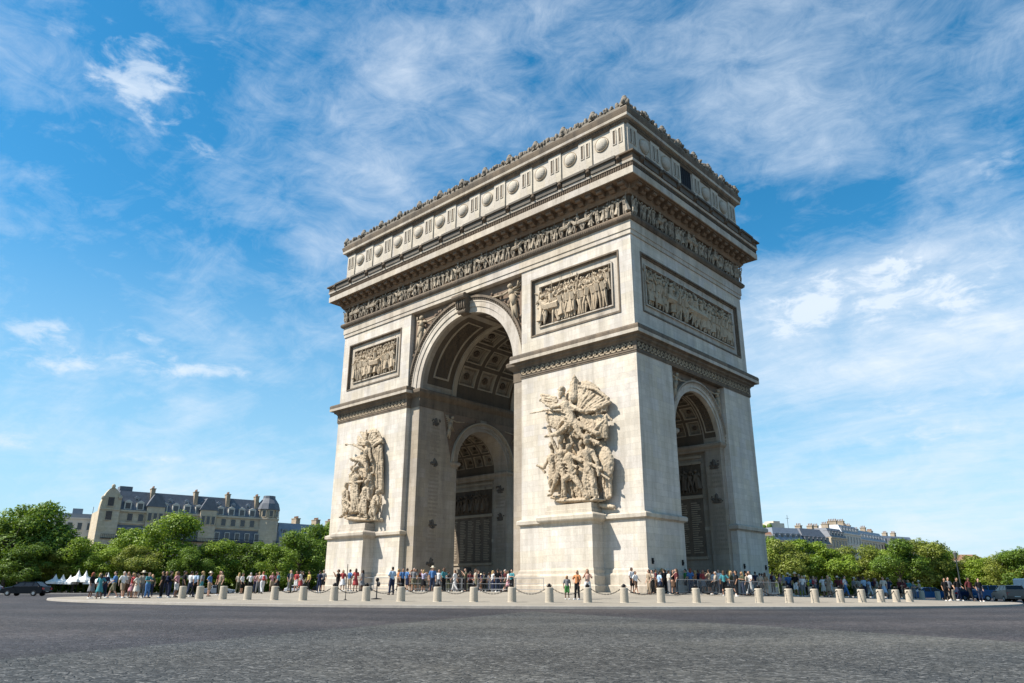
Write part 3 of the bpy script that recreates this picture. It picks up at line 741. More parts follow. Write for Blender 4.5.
# attic
m = MB(); m.ring(-WX, WX, -DY, DY, [(0, 38.3), (.38, 38.3), (.38, 39.6), (.32, 39.7), (.3, 39.75), (.3, 43.2), (-1, 43.21)]); att = part(m, 'attic', ST_TOP)
m = MB(); m.ring(-WX, WX, -DY, DY, [(-.5, 43.1), (.34, 43.1), (.5, 43.3), (.55, 43.5), (-.5, 43.52)]); 
for T, L in ((front_T(.42), WX), (side_T(.42), DY)):
    k = int(2*L/.3)
    for i in range(k): p = T(-L+2*L*(i+.5)/k, .06, 43.4); m.box(p.x-.08, p.x+.08, p.y-.1, p.y+.1, 43.28, 43.52)
m.build('dentils', ST_DARK, att)
m = MB(); m.ring(-WX, WX, -DY, DY, [(-.5, 43.52), (.86, 43.58), (.9, 43.84), (.6, 43.88), (-.5, 43.9)]); m.build('attic_cornice', ST_PLAIN, att)
m = MB(); m.ring(-WX, WX, -DY, DY, [(-.5, 43.9), (.88, 43.9), (.96, 44.2), (1.0, 44.42), (-.5, 44.5)]); m.build('crown_moulding', ST_DARK, att)
# round shields and slotted pilasters
def rot_to(T0, face):
    return 0 if face == 'f' else pi/2
sh = MB()
def disc(m, r0, y0, y1, k=22):
    vs = [(r0*cos(2*pi*i/k), y0, r0*sin(2*pi*i/k)) for i in range(k)]+[(r0*.94*cos(2*pi*i/k), y1, r0*.94*sin(2*pi*i/k)) for i in range(k)]
    m.add(vs, [(i, (i+1) % k, k+(i+1) % k, k+i) for i in range(k)]+[tuple(range(k-1, -1, -1)), tuple(range(k, 2*k))])
disc(sh, .8, 0, -.08); sh.ell((0, -.08, 0), (.66, .3, .66), 18, 10)
shield = sh.mesh('shield', ST_TOP, False)
shr = MB()
for q in range(30): a0, a1 = 2*pi*q/30, 2*pi*(q+1)/30; shr.tube((.76*cos(a0), -.08, .76*sin(a0)), (.76*cos(a1), -.08, .76*sin(a1)), .045, k=5)
wreath = shr.mesh('wreath', ST_RELIEF)
pil = MB(); pil.box(-.82, .82, -.13, .1, -1.9, 1.68)
for q in (-1, 1):
    pil.box(q*.33-.22, q*.33-.13, -.2, -.12, -.35, 1.3); pil.box(q*.33+.13, q*.33+.22, -.2, -.12, -.35, 1.3)
    pil.box(q*.33-.13, q*.33+.13, -.195, -.12, 1.22, 1.3); pil.box(q*.33-.13, q*.33+.13, -.195, -.12, -.35, -.28)
pilm = pil.mesh('pilaster', ST_TOP)
sl = MB()
for q in (-1, 1):
    sl.box(q*.33-.13, q*.33+.13, -.14, -.12, -.3, 1.24)
slm = sl.mesh('slot_shade', ST_DARK)  # dark strips on the pilaster face, painted shade of sunk slots
for i in range(-5, 6):
    o = link(shield, 'shield', att, (i*3.9, -DY-.3, 41.95)); link(wreath, 'wreath', o)
for i in range(-6, 6):
    u = (i+.5)*3.9; o = link(pilm, 'pilaster', att, (max(-21.4, min(21.4, u)), -DY-.3, 41.5)); link(slm, 'slot_shade', o)
for u in (-8.05, -4.1, 4.1, 8.05):
    o = link(shield, 'shield', att, (WX+.3, u, 41.95)); o.rotation_euler = (0, 0, pi/2); link(wreath, 'wreath', o)
for u in (-10.15, -6.1, -2.1, 2.1, 6.1, 10.15):
    o = link(pilm, 'pilaster', att, (WX+.3, u, 41.5)); o.rotation_euler = (0, 0, pi/2); link(slm, 'slot_shade', o)
m = MB(); m.box(WX-.1, WX+.315, -1.08, 1.08, 40.3, 43.15); m.build('attic_window', plain('dark_opening', (.012, .012, .014), .9), att)
m = MB()
for q in range(5): m.box(WX+.3, WX+.345, -.9+q*.42, -.84+q*.42, 40.3, 43.1)
m.build('window_bars', plain('iron_black', (.02, .02, .022), .5, .6), att)
# crest of palmettes with bigger heads
ST_CREST = stone('weathered_crest', (.27, .235, .19), (.2, .175, .14), grime=(.07, .06, .05), amt=.8, brick=False)
m = MB(); rnd = random.Random(3)
m.ring(-WX, WX, -DY, DY, [(.2, 44.5), (.8, 44.52), (.8, 44.85), (.3, 44.86)])
for T, L in ((front_T(.6), WX+.6), (side_T(.6), DY+.6)):
    k = int(2*L/.62)
    for i in range(k):
        p = T(-L+2*L*(i+.5)/k, 0, 44.9); hh = .34+.12*((i % 2) == 0)+rnd.uniform(-.03, .03)
        m.ell(p+Vector((0, 0, hh*.5)), (.25, .25, hh), 6, 5)
        for _ in range(4): m.ell(p+Vector((rnd.uniform(-.32, .32), rnd.uniform(-.32, .32), rnd.uniform(.0, .32))), (.17, .17, rnd.uniform(.14, .24)), 5, 4)
crest = part(m, 'roof_crest', ST_CREST)
hm = MB(); hm.ell((0, 0, .62), (.42, .34, .5), 9, 7); hm.ell((0, -.2, .5), (.22, .25, .28), 7, 5); hm.box(-.36, .36, -.2, .2, 0, .45); hm.ell((-.38, 0, .4), (.22, .2, .34), 6, 5); hm.ell((.38, 0, .4), (.22, .2, .34), 6, 5); hm.ell((0, 0, 1.05), (.28, .22, .2), 6, 5)
head_me = hm.mesh('acroterion', ST_CREST, True)
for i in range(13):
    o = link(head_me, 'acroterion', crest, (-22.5+i*3.75, -DY-.6, 44.7))
for i in range(1, 8):
    o = link(head_me, 'acroterion', crest, (WX+.6, -11.1+i*22.2/7, 44.7)); o.rotation_euler = (0, 0, pi/2)
m = MB(); m.box(-WX+1, WX-1, -DY+1, DY-1, 42, 44.2); part(m, 'roof_terrace', ST_TOP)

# pedestals and sculpture groups on the front
def pedestal(cx, hw):
    m = MB(); y0 = -DY-1.6
    m.box(cx-hw, cx+hw, y0, -DY+.1, .3, 6.3); p = part(m, 'pedestal', ST_WALL)
    mould('plinth', [(-.3, .3), (.5, .3), (.5, 1.2), (.34, 1.3), (.34, 1.95), (.16, 2.15), (.14, 2.4), (.02, 2.6), (-.3, 2.62)], (cx-hw, cx+hw, y0, -DY+.1), ST_PLAIN, p)
    mould('pedestal_cap', [(-.3, 6.05), (.05, 6.06), (.1, 6.22), (.36, 6.4), (.42, 6.5), (.44, 6.76), (.36, 6.84), (.02, 7.0), (-.3, 7.02)], (cx-hw, cx+hw, y0, -DY+.1), ST_PLAIN, p)
    m = MB(); m.ring(cx-hw+.1, cx+hw-.1, y0+.15, -DY+.1, [(0, 6.9), (0, 7.3), (-.12, 7.34), (-.12, 7.78), (-.2, 7.8)])
    m.build('statue_base', ST_PLAIN, p)
    return p
pedestal(15.3, 2.62); pedestal(-15.65, 2.62)

def sculpt(map_uv, spec, seed, cx):
    """spec entries in sketch units of the carving: ('c', u0,v0,u1,v1,r0,r1,out0,out1) limb, ('e', u,v,ru,rv,out,ro,rot) lump, ('d',...) drapery fan"""
    rnd = random.Random(seed); m = MB()
    def P(u, v, o): x, z = map_uv(u, v); return Vector((x, -DY-o*.82+.04, z))
    for s_ in spec:
        if s_[0] == 'c':
            _, a, b, c, d, r0, r1, o0, o1 = s_; m.cap(P(a, b, o0), P(c, d, o1), r0, r1, 10)
        elif s_[0] == 'e':
            _, a, b, ru, rv, o, ro, rt = s_; m.ell(P(a, b, o), (ru, ro, rv), 14, 9, Matrix.Rotation(rt, 3, 'Y'))
        elif s_[0] == 'd':                    # folds: n ridges from one point row to another
            _, a0, b0, a1, b1, c0, d0, c1, d1, nn_, r, o0, o1 = s_
            for i in range(nn_):
                t = i/(nn_-1) if nn_ > 1 else .5; w = rnd.uniform(-4, 4)
                p, q = P(a0+(a1-a0)*t, b0+(b1-b0)*t, o0+rnd.uniform(-.06, .06)), P(c0+(c1-c0)*t+w, d0+(d1-d0)*t+w, o1+rnd.uniform(-.1, .1))
                md_ = (p+q)/2+Vector((rnd.uniform(-.1, .1), -rnd.uniform(0, .14), 0)); m.cap(p, md_, r*.7, r, 8); m.cap(md_, q, r, r*.8, 8)
    me = m.mesh('sg', ST_STATUE)
    tx = bpy.data.textures.new('chisel', 'CLOUDS'); tx.noise_scale = .2; tx.noise_depth = 3; tx2 = bpy.data.textures.new('folds', 'MARBLE'); tx2.noise_scale = .3; tx2.turbulence = 9
    me = evaluated(me, [('REMESH', dict(mode='VOXEL', voxel_size=.034, use_smooth_shade=True)), ('DISPLACE', dict(texture=tx2, strength=.05, mid_level=.5)), ('DISPLACE', dict(texture=tx, strength=.07, mid_level=.5))])
    if not me.materials: me.materials.append(ST_STATUE)
    return mpart(me, 'sculpture_group')
def fig(hx, hy, sx_, sy_, px_, py_, knees, feet, hands, elbows, o=.9, s=1.0, helmet=False, robe=None):
    """a full figure in sketch units: head, shoulders centre, pelvis, knees, feet, elbows, hands"""
    L = [('e', hx, hy+3, .23*s, .30*s, o+.16, .26*s, 0), ('e', hx, hy, .25*s, .25*s, o+.06, .27*s, 0), ('c', hx, hy+10, sx_, sy_, .17*s, .22*s, o, o),
         ('c', sx_-11*s, sy_, sx_+11*s, sy_, .24*s, .24*s, o, o), ('c', sx_, sy_+6, (sx_+px_)/2, (sy_+py_)/2, .42*s, .36*s, o+.05, o), ('c', (sx_+px_)/2, (sy_+py_)/2, px_, py_, .36*s, .38*s, o, o)]
    for q, (kx, ky), (fx, fy) in ((-1, knees[0], feet[0]), (1, knees[1], feet[1])):
        L += [('c', px_+q*7*s, py_, kx, ky, .3*s, .22*s, o, o+.18), ('c', kx, ky, fx, fy, .21*s, .12*s, o+.18, o), ('c', fx, fy, fx-6, fy+3, .13*s, .1*s, o, o+.25)]
    for q, (ex, ey), (ax, ay) in ((-1, elbows[0], hands[0]), (1, elbows[1], hands[1])):
        L += [('c', sx_+q*13*s, sy_+2, ex, ey, .18*s, .15*s, o, o+.25), ('c', ex, ey, ax, ay, .14*s, .1*s, o+.25, o+.3), ('e', ax, ay, .12*s, .14*s, o+.32, .12*s, 0)]
    for i in range(5):
        t = i/4; yy_ = sy_+8+(py_-sy_-8)*t; L += [('c', sx_-11*s+3*t, yy_-7, sx_+(px_-sx_)*t+9*s, yy_+7, .06, .075, o+.36*s, o+.34*s)]
    for (kx, ky) in knees:
        for i in range(3): t = .25+.25*i; L += [('c', px_+(kx-px_)*t-7*s, py_+(ky-py_)*t-4, px_+(kx-px_)*t+7*s, py_+(ky-py_)*t+6, .05, .06, o+.3*s, o+.28*s)]
    if helmet: L += [('e', hx, hy-12, .26*s, .34*s, o, .36*s, .3), ('c', hx-4, hy-22, hx+10, hy-14, .1, .12, o, o)]
    if robe: L += [('d', sx_-10, sy_+20, sx_+10, sy_+20, robe[0], robe[1], robe[2], robe[3], 7, .13*s, o+.1, o+.1)]
    return L
mapR = lambda a, b: (12.4+(a-100)*.0262, 19.43-(b-50)*.0209-(a-225)*.0043)
specR = []
# backing mass
specR += [('e', 225, 330, 2.5, 4.3, .05, .4, 0), ('e', 240, 170, 2.2, 1.9, .2, .45, 0), ('e', 240, 470, 2.6, 2.5, .05, .45, 0), ('e', 315, 430, .8, 2.2, .2, .45, 0)]
# winged genius: upright wing, spread wing, head, outflung arms, sword
specR += [('c', 224, 160, 226, 72, .5, .26, .8, .75), ('c', 226, 80, 224, 56, .28, .08, .75, .7), ('c', 240, 160, 234, 84, .3, .16, .65, .6), ('c', 212, 165, 216, 88, .22, .12, .95, .9)]
specR += [('d', 240, 190, 262, 230, 250, 112, 368, 178, 15, .19, .8, .75), ('d', 250, 150, 350, 165, 262, 225, 350, 215, 13, .16, .55, .6)]
specR += [('c', 245, 108, 310, 118, .13, .14, .8, .8), ('c', 310, 118, 362, 160, .14, .16, .8, .75), ('c', 362, 160, 345, 190, .15, .1, .75, .6)]
specR += fig(182, 138, 200, 190, 228, 268, ((168, 318), (262, 322)), ((118, 330), (330, 352)), ((92, 172), (330, 215)), ((140, 205), (270, 220)), 1.25, 1.15, True)
specR += [('c', 34, 232, 112, 216, .05, .09, 1.3, 1.35), ('c', 112, 216, 250, 214, .1, .12, 1.4, 1.3), ('c', 205, 250, 325, 312, .25, .22, 1.3, 1.2)]
specR += [('d', 78, 140, 100, 195, 150, 160, 165, 200, 5, .14, .9, 1.0), ('c', 75, 142, 96, 170, .08, .14, .9, 1.0), ('c', 120, 150, 140, 185, .1, .16, .9, 1.0), ('c', 158, 120, 166, 160, .1, .14, .9, 1.0)]
specR += [('d', 105, 210, 200, 230, 120, 285, 240, 330, 13, .17, .8, .9), ('d', 250, 240, 355, 235, 290, 330, 350, 320, 12, .18, .9, .85), ('d', 160, 300, 300, 320, 190, 250, 350, 250, 7, .15, 1.2, .9)]
specR += [('c', 355, 232, 372, 252, .14, .1, .8, .7), ('c', 352, 300, 345, 335, .2, .1, .8, .7)]
# warriors below
specR += fig(288, 345, 290, 392, 292, 468, ((280, 520), (312, 520)), ((288, 572), (315, 576)), ((345, 455), (335, 478)), ((255, 420), (330, 430)), 1.35, 1.25, True, (278, 560, 325, 560))
specR += fig(216, 372, 216, 412, 226, 478, ((252, 520), (192, 512)), ((280, 565), (192, 578)), ((250, 455), (270, 430)), ((195, 440), (248, 420)), 1.45, 1.1)
specR += fig(170, 345, 172, 398, 170, 468, ((148, 525), (188, 520)), ((122, 580), (170, 575)), ((120, 290), (225, 360)), ((138, 350), (205, 385)), 1.1, 1.1, True)
specR += fig(122, 365, 124, 415, 126, 482, ((118, 530), (140, 530)), ((120, 560), (142, 560)), ((62, 460), (150, 470)), ((92, 468), (150, 440)), .8, .95)
specR += [('c', 60, 458, 92, 486, .07, .12, 1.0, .9), ('e', 352, 425, .75, 1.35, 1.0, .28, -.1), ('c', 352, 480, 345, 560, .3, .25, .6, .6), ('c', 112, 285, 125, 330, .12, .16, .9, .9)]
specR += fig(252, 350, 250, 398, 255, 470, ((240, 530), (262, 530)), ((235, 570), (262, 575)), ((210, 330), (280, 440)), ((222, 370), (275, 410)), .8, 1.0)
specR += [('d', 110, 430, 155, 430, 118, 550, 150, 560, 5, .13, .75, .75), ('d', 200, 500, 260, 500, 205, 580, 270, 580, 7, .15, .9, .9), ('d', 335, 440, 365, 440, 335, 570, 362, 560, 4, .15, .75, .75)]
specR += [('e', 235, 590, 2.75, .22, .7, .75, .05), ('c', 110, 588, 360, 600, .18, .18, .5, .5), ('c', 322, 462, 368, 494, .05, .09, 1.6, 1.3)]
sculpt(mapR, specR, 41, 15.3)
mapL = lambda a, b: (-15.19+(a-220)*.0300+(b-110)*.0011, 18.58-(b-110)*.0195-(a-220)*.0043)
specL = [('e', 230, 330, 2.2, 4.6, .2, .5, 0), ('e', 215, 540, 2.7, 2.0, .1, .45, 0), ('e', 240, 190, 1.8, 1.4, .2, .45, 0)]
# Fame: spread wings, head, long trumpet, robe
specL += [('d', 218, 185, 232, 205, 165, 150, 170, 200, 9, .15, .9, .8), ('d', 222, 180, 236, 200, 185, 128, 215, 120, 5, .13, .9, .8), ('c', 224, 170, 222, 112, .16, .07, .85, .8)]
specL += [('d', 245, 185, 262, 215, 262, 122, 322, 175, 12, .18, .85, .75), ('c', 258, 125, 295, 122, .14, .16, .8, .8), ('c', 295, 122, 325, 185, .16, .12, .8, .7)]
specL += fig(248, 190, 248, 235, 235, 310, ((215, 300), (255, 345)), ((150, 290), (250, 395)), ((165, 207), (285, 300)), ((205, 225), (275, 262)), 1.2, 1.0)
specL += [('c', 108, 205, 120, 206, .17, .06, 1.3, 1.35), ('c', 120, 206, 232, 206, .06, .05, 1.35, 1.35), ('d', 225, 260, 262, 260, 135, 300, 210, 330, 8, .15, 1.0, .9), ('d', 270, 220, 318, 220, 278, 330, 322, 320, 5, .17, .8, .8)]
specL += [('c', 240, 215, 290, 320, .07, .06, 1.45, 1.35)]
# laurelled hero and companions
specL += fig(186, 348, 187, 398, 188, 478, ((182, 530), (198, 530)), ((185, 595), (205, 595)), ((240, 420), (235, 395)), ((158, 435), (222, 375)), 1.3, 1.15, False, (160, 590, 222, 590))
specL += [('d', 170, 410, 205, 410, 150, 580, 165, 590, 4, .17, 1.1, 1.0), ('c', 160, 330, 185, 300, .12, .1, 1.1, 1.0)]
specL += fig(140, 345, 140, 385, 150, 450, ((150, 510), (165, 510)), ((150, 560), (165, 570)), ((165, 330), (165, 420)), ((135, 410), (155, 400)), .8, .95)
specL += fig(118, 448, 112, 492, 112, 560, ((140, 590), (120, 605)), ((105, 630), (95, 640)), ((160, 560), (150, 590)), ((128, 540), (135, 530)), 1.1, 1.05)
specL += fig(255, 340, 256, 380, 262, 450, ((255, 500), (270, 500)), ((255, 560), (270, 560)), ((290, 330), (225, 420)), ((285, 365), (235, 400)), .8, .95)
specL += fig(258, 420, 252, 465, 240, 535, ((228, 580), (252, 585)), ((222, 618), (262, 620)), ((225, 520), (280, 520)), ((232, 500), (275, 500)), 1.3, 1.05, False, (215, 600, 258, 600))
specL += fig(320, 470, 308, 505, 295, 560, ((280, 600), (305, 600)), ((290, 625), (312, 625)), ((285, 560), (330, 540)), ((290, 540), (325, 520)), 1.1, .95)
specL += [('c', 305, 210, 318, 470, .3, .3, .6, .55), ('d', 290, 270, 325, 270, 295, 450, 325, 450, 4, .17, .75, .7), ('e', 160, 590, .6, .5, 1.0, .4, 0)]
specL += [('e', 195, 640, 2.6, .25, .7, .75, .1), ('c', 95, 640, 320, 625, .2, .2, .5, .5), ('d', 95, 500, 125, 500, 95, 620, 130, 620, 4, .14, .8, .8)]
sculpt(mapL, specL, 42, -15.65)

# interior side: framed relief, name panels, doors, jamb trophies and inscriptions
yw = RS+.42
for sx in (-1, 1):
    for sy in (-1, 1):
        T = lambda u, o, z: Vector((u, sy*(yw-o), z))
        a, b = (-18.9, -10.1) if sx < 0 else (10.1, 18.9)
        rnd = random.Random(60+sx*2+sy)
        m = MB(); m.box(a, b, *sorted((sy*yw+sy*.1, sy*(yw-.03))), 9.9, 12.9); p = part(m, 'inner_relief', ST_VAULT)
        mf = crowd_strip(T, a+.2, b-.2, 10.1, 2.4, rnd, .6, .2, .1); mf.build('carved_figures', ST_DARK, p)
        for (c, d, e, f) in ((a-.15, b+.15, 12.9, 13.15), (a-.15, b+.15, 9.55, 9.85), (a-.15, b+.15, 3.75, 4.0), (a-.15, b+.15, 13.5, 13.75)): m = MB(); m.box(c, d, *sorted((sy*yw, sy*(yw-.14))), e, f); m.build('panel_moulding', ST_VFRAME, p)
        m = MB(); m.box(a, b, *sorted((sy*yw+sy*.1, sy*(yw-.03))), 4.05, 9.5); p = part(m, 'name_tablet', ST_DARK)
        m = MB()
        for c in range(6):
            x0 = a+.35+c*1.42
            for r_ in range(24):
                w = rnd.uniform(.55, 1.05); m.box(x0, x0+w, *sorted((sy*(yw-.028), sy*(yw-.05))), 4.35+r_*.205, 4.35+r_*.205+.09)
        m.build('inscription', ST_VFRAME, p)
        dx = -14.8 if sx < 0 else 13.6
        m = MB(); m.box(dx, dx+1.2, *sorted((sy*yw+sy*.1, sy*(yw-.05))), .3, 3.55); part(m, 'service_door', plain('door_black', (.015, .015, .015), .6))
def jamb_marks(T, u0, u1, zlist, seed, textz):
    rnd = random.Random(seed); cu = (u0+u1)/2
    for z in zlist:
        m = MB()
        for q in range(10): m.ell(T(cu+rnd.uniform(-.6, .6), .0, z+rnd.uniform(-.3, .35)), (rnd.uniform(.08, .16),)*3, 6, 4)
        m.ell(T(cu, .0, z+.15), (.2, .2, .4), 8, 5); m.ell(T(cu-.3, .0, z-.1), (.2, .2, .16), 8, 4); m.ell(T(cu+.3, .0, z-.1), (.2, .2, .16), 8, 4); m.ell(T(cu, .0, z-.35), (.55, .12, .1), 8, 4) 
        o = part(m, 'carved_trophy', INK)
    m = MB(); z = textz[0]
    while z < textz[1]:
        if all(abs(z-c) > .75 for c in zlist):
            w = rnd.uniform(.7, 1.6); a = cu-w/2
            while a < cu+w/2:
                l_ = rnd.uniform(.08, .14); p, q = T(a, -.02, z), T(a+l_, .012, z+.2); m.box(*sorted((p.x, q.x)), *sorted((p.y, q.y)), z, z+.2); a += l_+.07
        z += .42
    o = part(m, 'name_inscription', plain('engraved_names', (.24, .2, .155), .9))
jamb_marks(lambda u, o, z: Vector((-RB+o, u, z)), -10.1, -5.2, (18.9, 14.3, 7.6, 3.6), 71, (3.0, 19.8))
jamb_marks(lambda u, o, z: Vector((-RB+o, u, z)), 5.2, 10.1, (18.9, 14.3, 7.6, 3.6), 72, (3.0, 19.8))
jamb_marks(lambda u, o, z: Vector((u, RS-o, z)), 19.9, 21.3, (12.6, 9.3), 73, (4.5, 13.5))
jamb_marks(lambda u, o, z: Vector((u, RS-o, z)), -9.2, -7.4, (12.6, 9.3), 74, (4.5, 13.5))
# small round lamps fixed low on the side wall
for y in (-10.2, -5.6, 5.6, 10.2):
    m = MB(); m.box(WX+.08, WX+.2, y-.09, y+.09, 2.85, 3.3); m.ell((WX+.18, y, 3.05), .1, 8, 5); part(m, 'wall_lamp', plain('iron_black', (.02, .02, .022), .5, .6))
# ------------------------------------------------------------------ bollards and chains
M_BOL = stone('bollard_stone', (.50, .44, .35), (.43, .37, .29), grime=(.2, .17, .13), amt=.5, brick=False, streak=.3, fine=16.0)
M_IRON = plain('iron_black', (.02, .02, .022), .5, .6)
M_STEEL = plain('galvanised_steel', (.33, .34, .35), .45, .7)
m = MB(); m.lathe([(.02, -.05), (.27, -.05), (.265, .0), (.25, .03), (.235, .76), (.225, .80), (.19, .82), (.02, .822)], 18); bol_me = m.mesh('bollard', M_BOL, False)
m = MB(); m.lathe([(.0, .81), (.07, .81), (.06, .86), (.09, .89), (.1, .95), (.07, 1.0), (.02, 1.03)], 10)
for q in (-1, 1):
    for i in range(10): a0, a1 = 2*pi*i/10, 2*pi*(i+1)/10; m.tube((q*.1+.05*cos(a0), 0, .9+.05*sin(a0)), (q*.1+.05*cos(a1), 0, .9+.05*sin(a1)), .014, k=5)
knob_me = m.mesh('iron_finial', M_IRON, True)
ANG = [-96.7, -93.4, -90.1, -86.8, -83.5, -79.7, -76.2, -72.8, -69.5, -66.2, -63.0, -59.7, -56.4, -53.2, -49.9, -46.7, -43.4, -40.2, -36.9, -33.6, -30.3, -27.2, -23.8, -20.6, -17.1, -13.7, -10.3, -7.0, -3.6]
ANG = ANG[3:]
bpos = []
for i, a in enumerate(ANG):
    r = 38.3; bpos.append(Vector((r*cos(radians(a)), r*sin(radians(a)), gz(r))))
NB = len(bpos)
for i, p in enumerate(bpos):
    if i == 4: pass
    t = thing('bollard', 'round stone bollard with iron finial, %s from left in the front ring' % ordinal(i), 'bollard', p, radians(ANG[i]+90), 'stone bollards ringing the plaza')
    link(bol_me, 'shaft', t)
    if i >= 4: link(knob_me, 'finial', t)
    else: t['label'] = 'round stone bollard without finial, %s from left in the front ring' % ordinal(i)
for i in range(4, NB-1):
    a, b = bpos[i]+Vector((0, 0, .9)), bpos[i+1]+Vector((0, 0, .9)); m = MB(); N = 26
    d = (b-a); d.z = 0; d.normalize(); side = Vector((-d.y, d.x, 0))
    P = [a+(b-a)*(j/N)+Vector((0, 0, -.46*(1-(2*j/N-1)**2))) for j in range(N+1)]
    P[0] += d*.1; P[-1] -= d*.1
    for j in range(N):
        w = side*.022 if j % 2 else Vector((0, 0, .022)); 
        for q in (-1, 1): m.tube(P[j]+w*q-(P[j+1]-P[j])*.15, P[j+1]+w*q+(P[j+1]-P[j])*.15, .012, k=4)
    o = m.mesh('chain', M_IRON); o = link(o, 'chain'); tag(o, 'sagging iron chain between the %s and %s bollards from left' % (ordinal(i), ordinal(i+1)), 'chain', 'chains between the bollards')
    # keep origin at its bollard
    c = a.copy(); o.data.transform(Matrix.Translation(-c)); o.location = c
inner = [(28.28, -.18), (29.41, 2.34), (30.53, 4.84), (31.61, 7.31), (32.31, 9.43), (32.59, 12.6), (32.86, 15.75), (33.4, 19.0), (33.9, 22.5)]
for i, (x, y) in enumerate(inner):
    t = thing('bollard', 'stone bollard behind the front ring, %s from left in that row' % ordinal(i), 'bollard', (x, y, gz(hypot(x, y))), 0, 'stone bollards of the inner row')
    link(bol_me, 'shaft', t)
t = thing('bollard', 'broad pale stone bollard standing alone beside the people in black at right', 'bollard', (37.62, 11.57, gz(39.4)), 0, None)
t.scale = (1.25, 1.25, 1.1); link(bol_me, 'shaft', t)

# barriers: welded frame, close bars, feet
def barrier_mesh(L, bars=True, H=1.08):
    f = MB(); f.tube((0, 0, .18), (0, 0, H), .022); f.tube((L, 0, .18), (L, 0, H), .022); f.tube((0, 0, H), (L, 0, H), .024); f.tube((0, 0, .2), (L, 0, .2), .02)
    for x in (.25, L-.25):
        f.tube((x, -.28, .02), (x, .28, .02), .02); f.tube((x, 0, .02), (x, 0, .2), .02)
    if not bars: f.tube((0, 0, .64), (L, 0, .64), .018)
    b = MB(); k = 16 if bars else 0
    for i in range(1, k): b.tube((L*i/k, 0, .2), (L*i/k, 0, H), .009, k=5)
    return f.mesh('frame', M_STEEL), (b.mesh('bars', M_STEEL) if bars else None)
BF, BB = barrier_mesh(2.1); RF, _ = barrier_mesh(2.2, False)
def run(pts, meshes, L, label, cat, group):
    k = 0
    for (x0, y0), (x1, y1) in zip(pts[:-1], pts[1:]):
        D = hypot(x1-x0, y1-y0); nseg = max(1, round(D/L)); ux, uy = (x1-x0)/D, (y1-y0)/D
        for i in range(nseg):
            px_, py_ = x0+ux*D*i/nseg, y0+uy*D*i/nseg
            t = thing(cat.replace(' ', '_'), label % ordinal(k), cat, (px_, py_, gz(hypot(px_, py_))), atan2(uy, ux), group); t.scale = (D/nseg/L*.97, 1, 1)
            link(meshes[0], 'frame', t)
            if meshes[1]: link(meshes[1], 'bars', t)
            k += 1
run([(24.14, -10.2), (26.08, -7.13), (27.91, -4.11), (28.39, -1.5)], (BF, BB), 2.1, 'steel crowd barrier with close bars, %s from left along the queue', 'crowd barrier', 'crowd barriers along the queue')
run([(.93, -24.06), (4.42, -20.84), (8.08, -17.45), (9.79, -15.87), (12.21, -15.3), (14.5, -14.4)], (RF, None), 2.2, 'thin grey railing before the great arch, %s from the left', 'railing', 'railings before the great arch')
t = thing('stanchion', 'slim black post with a round foot and knob among the left bollards', 'post', (15.6, -32.0, gz(35.6)))
m = MB(); m.lathe([(.0, 0), (.34, 0), (.34, .04), (.06, .08), (.035, .12), (.035, 1.05), (.02, 1.06)], 14); m.build('pole', M_IRON, t)
m = MB(); m.ell((0, 0, 1.16), (.12, .12, .13), 10, 7); m.ell((.16, 0, .9), (.16, .05, .16), 8, 5); m.build('knob', M_IRON, t, True)
t = thing('signpost', 'very thin tall dark post standing left of the slim black stanchion', 'post', (15.0, -33.9, gz(37)))
m = MB(); m.lathe([(.0, 0), (.05, 0), (.035, .06), (.022, .1), (.02, 2.1), (.0, 2.12)], 8); m.build('pole', M_IRON, t)
m = MB(); m.lathe([(.0, -.01), (.1, -.01), (.1, .03), (.0, .035)], 10); m.build('foot_plate', M_IRON, t)

# ------------------------------------------------------------------ people
COLS = {'black': (.012, .012, .014), 'white': (.72, .71, .69), 'grey': (.2, .2, .21), 'navy': (.015, .025, .07), 'teal': (.02, .26, .30), 'blue': (.03, .16, .42), 'light blue': (.32, .48, .66),
 'beige': (.45, .37, .27), 'tan': (.38, .27, .16), 'red': (.45, .03, .03), 'maroon': (.13, .02, .025), 'pink': (.62, .26, .30), 'peach': (.62, .36, .26), 'cream': (.62, .56, .45), 'yellow': (.62, .46, .04),
 'khaki': (.2, .18, .1), 'olive': (.08, .085, .045), 'brown': (.12, .065, .035), 'green': (.06, .28, .05), 'orange': (.60, .2, .03), 'lavender': (.42, .38, .55)}
def cloth(c): return plain('cloth_'+c.replace(' ', '_'), [v*.62+sum(COLS[c])*.07 for v in COLS[c]], .85, 0, .14, 9.0, .15)
M_DENIM = plain('cloth_dark_denim', (.025, .035, .065), .9, 0, .2, 20.0)
SKINS = [plain('skin_light', (.50, .30, .21), .6), plain('skin_tan', (.36, .2, .125), .6), plain('skin_brown', (.16, .08, .05), .6)]
HAIR = {'dark': plain('hair_dark', (.018, .013, .01), .6), 'brown': plain('hair_brown', (.07, .035, .018), .6), 'fair': plain('hair_fair', (.36, .24, .1), .6), 'red': plain('hair_red', (.22, .05, .02), .6), 'grey': plain('hair_grey', (.3, .29, .28), .6), 'hat': plain('straw_hat', (.62, .54, .4), .8)}
M_SHOE = plain('shoe_dark', (.03, .028, .027), .6); M_SHOEW = plain('shoe_white', (.6, .6, .58), .6)
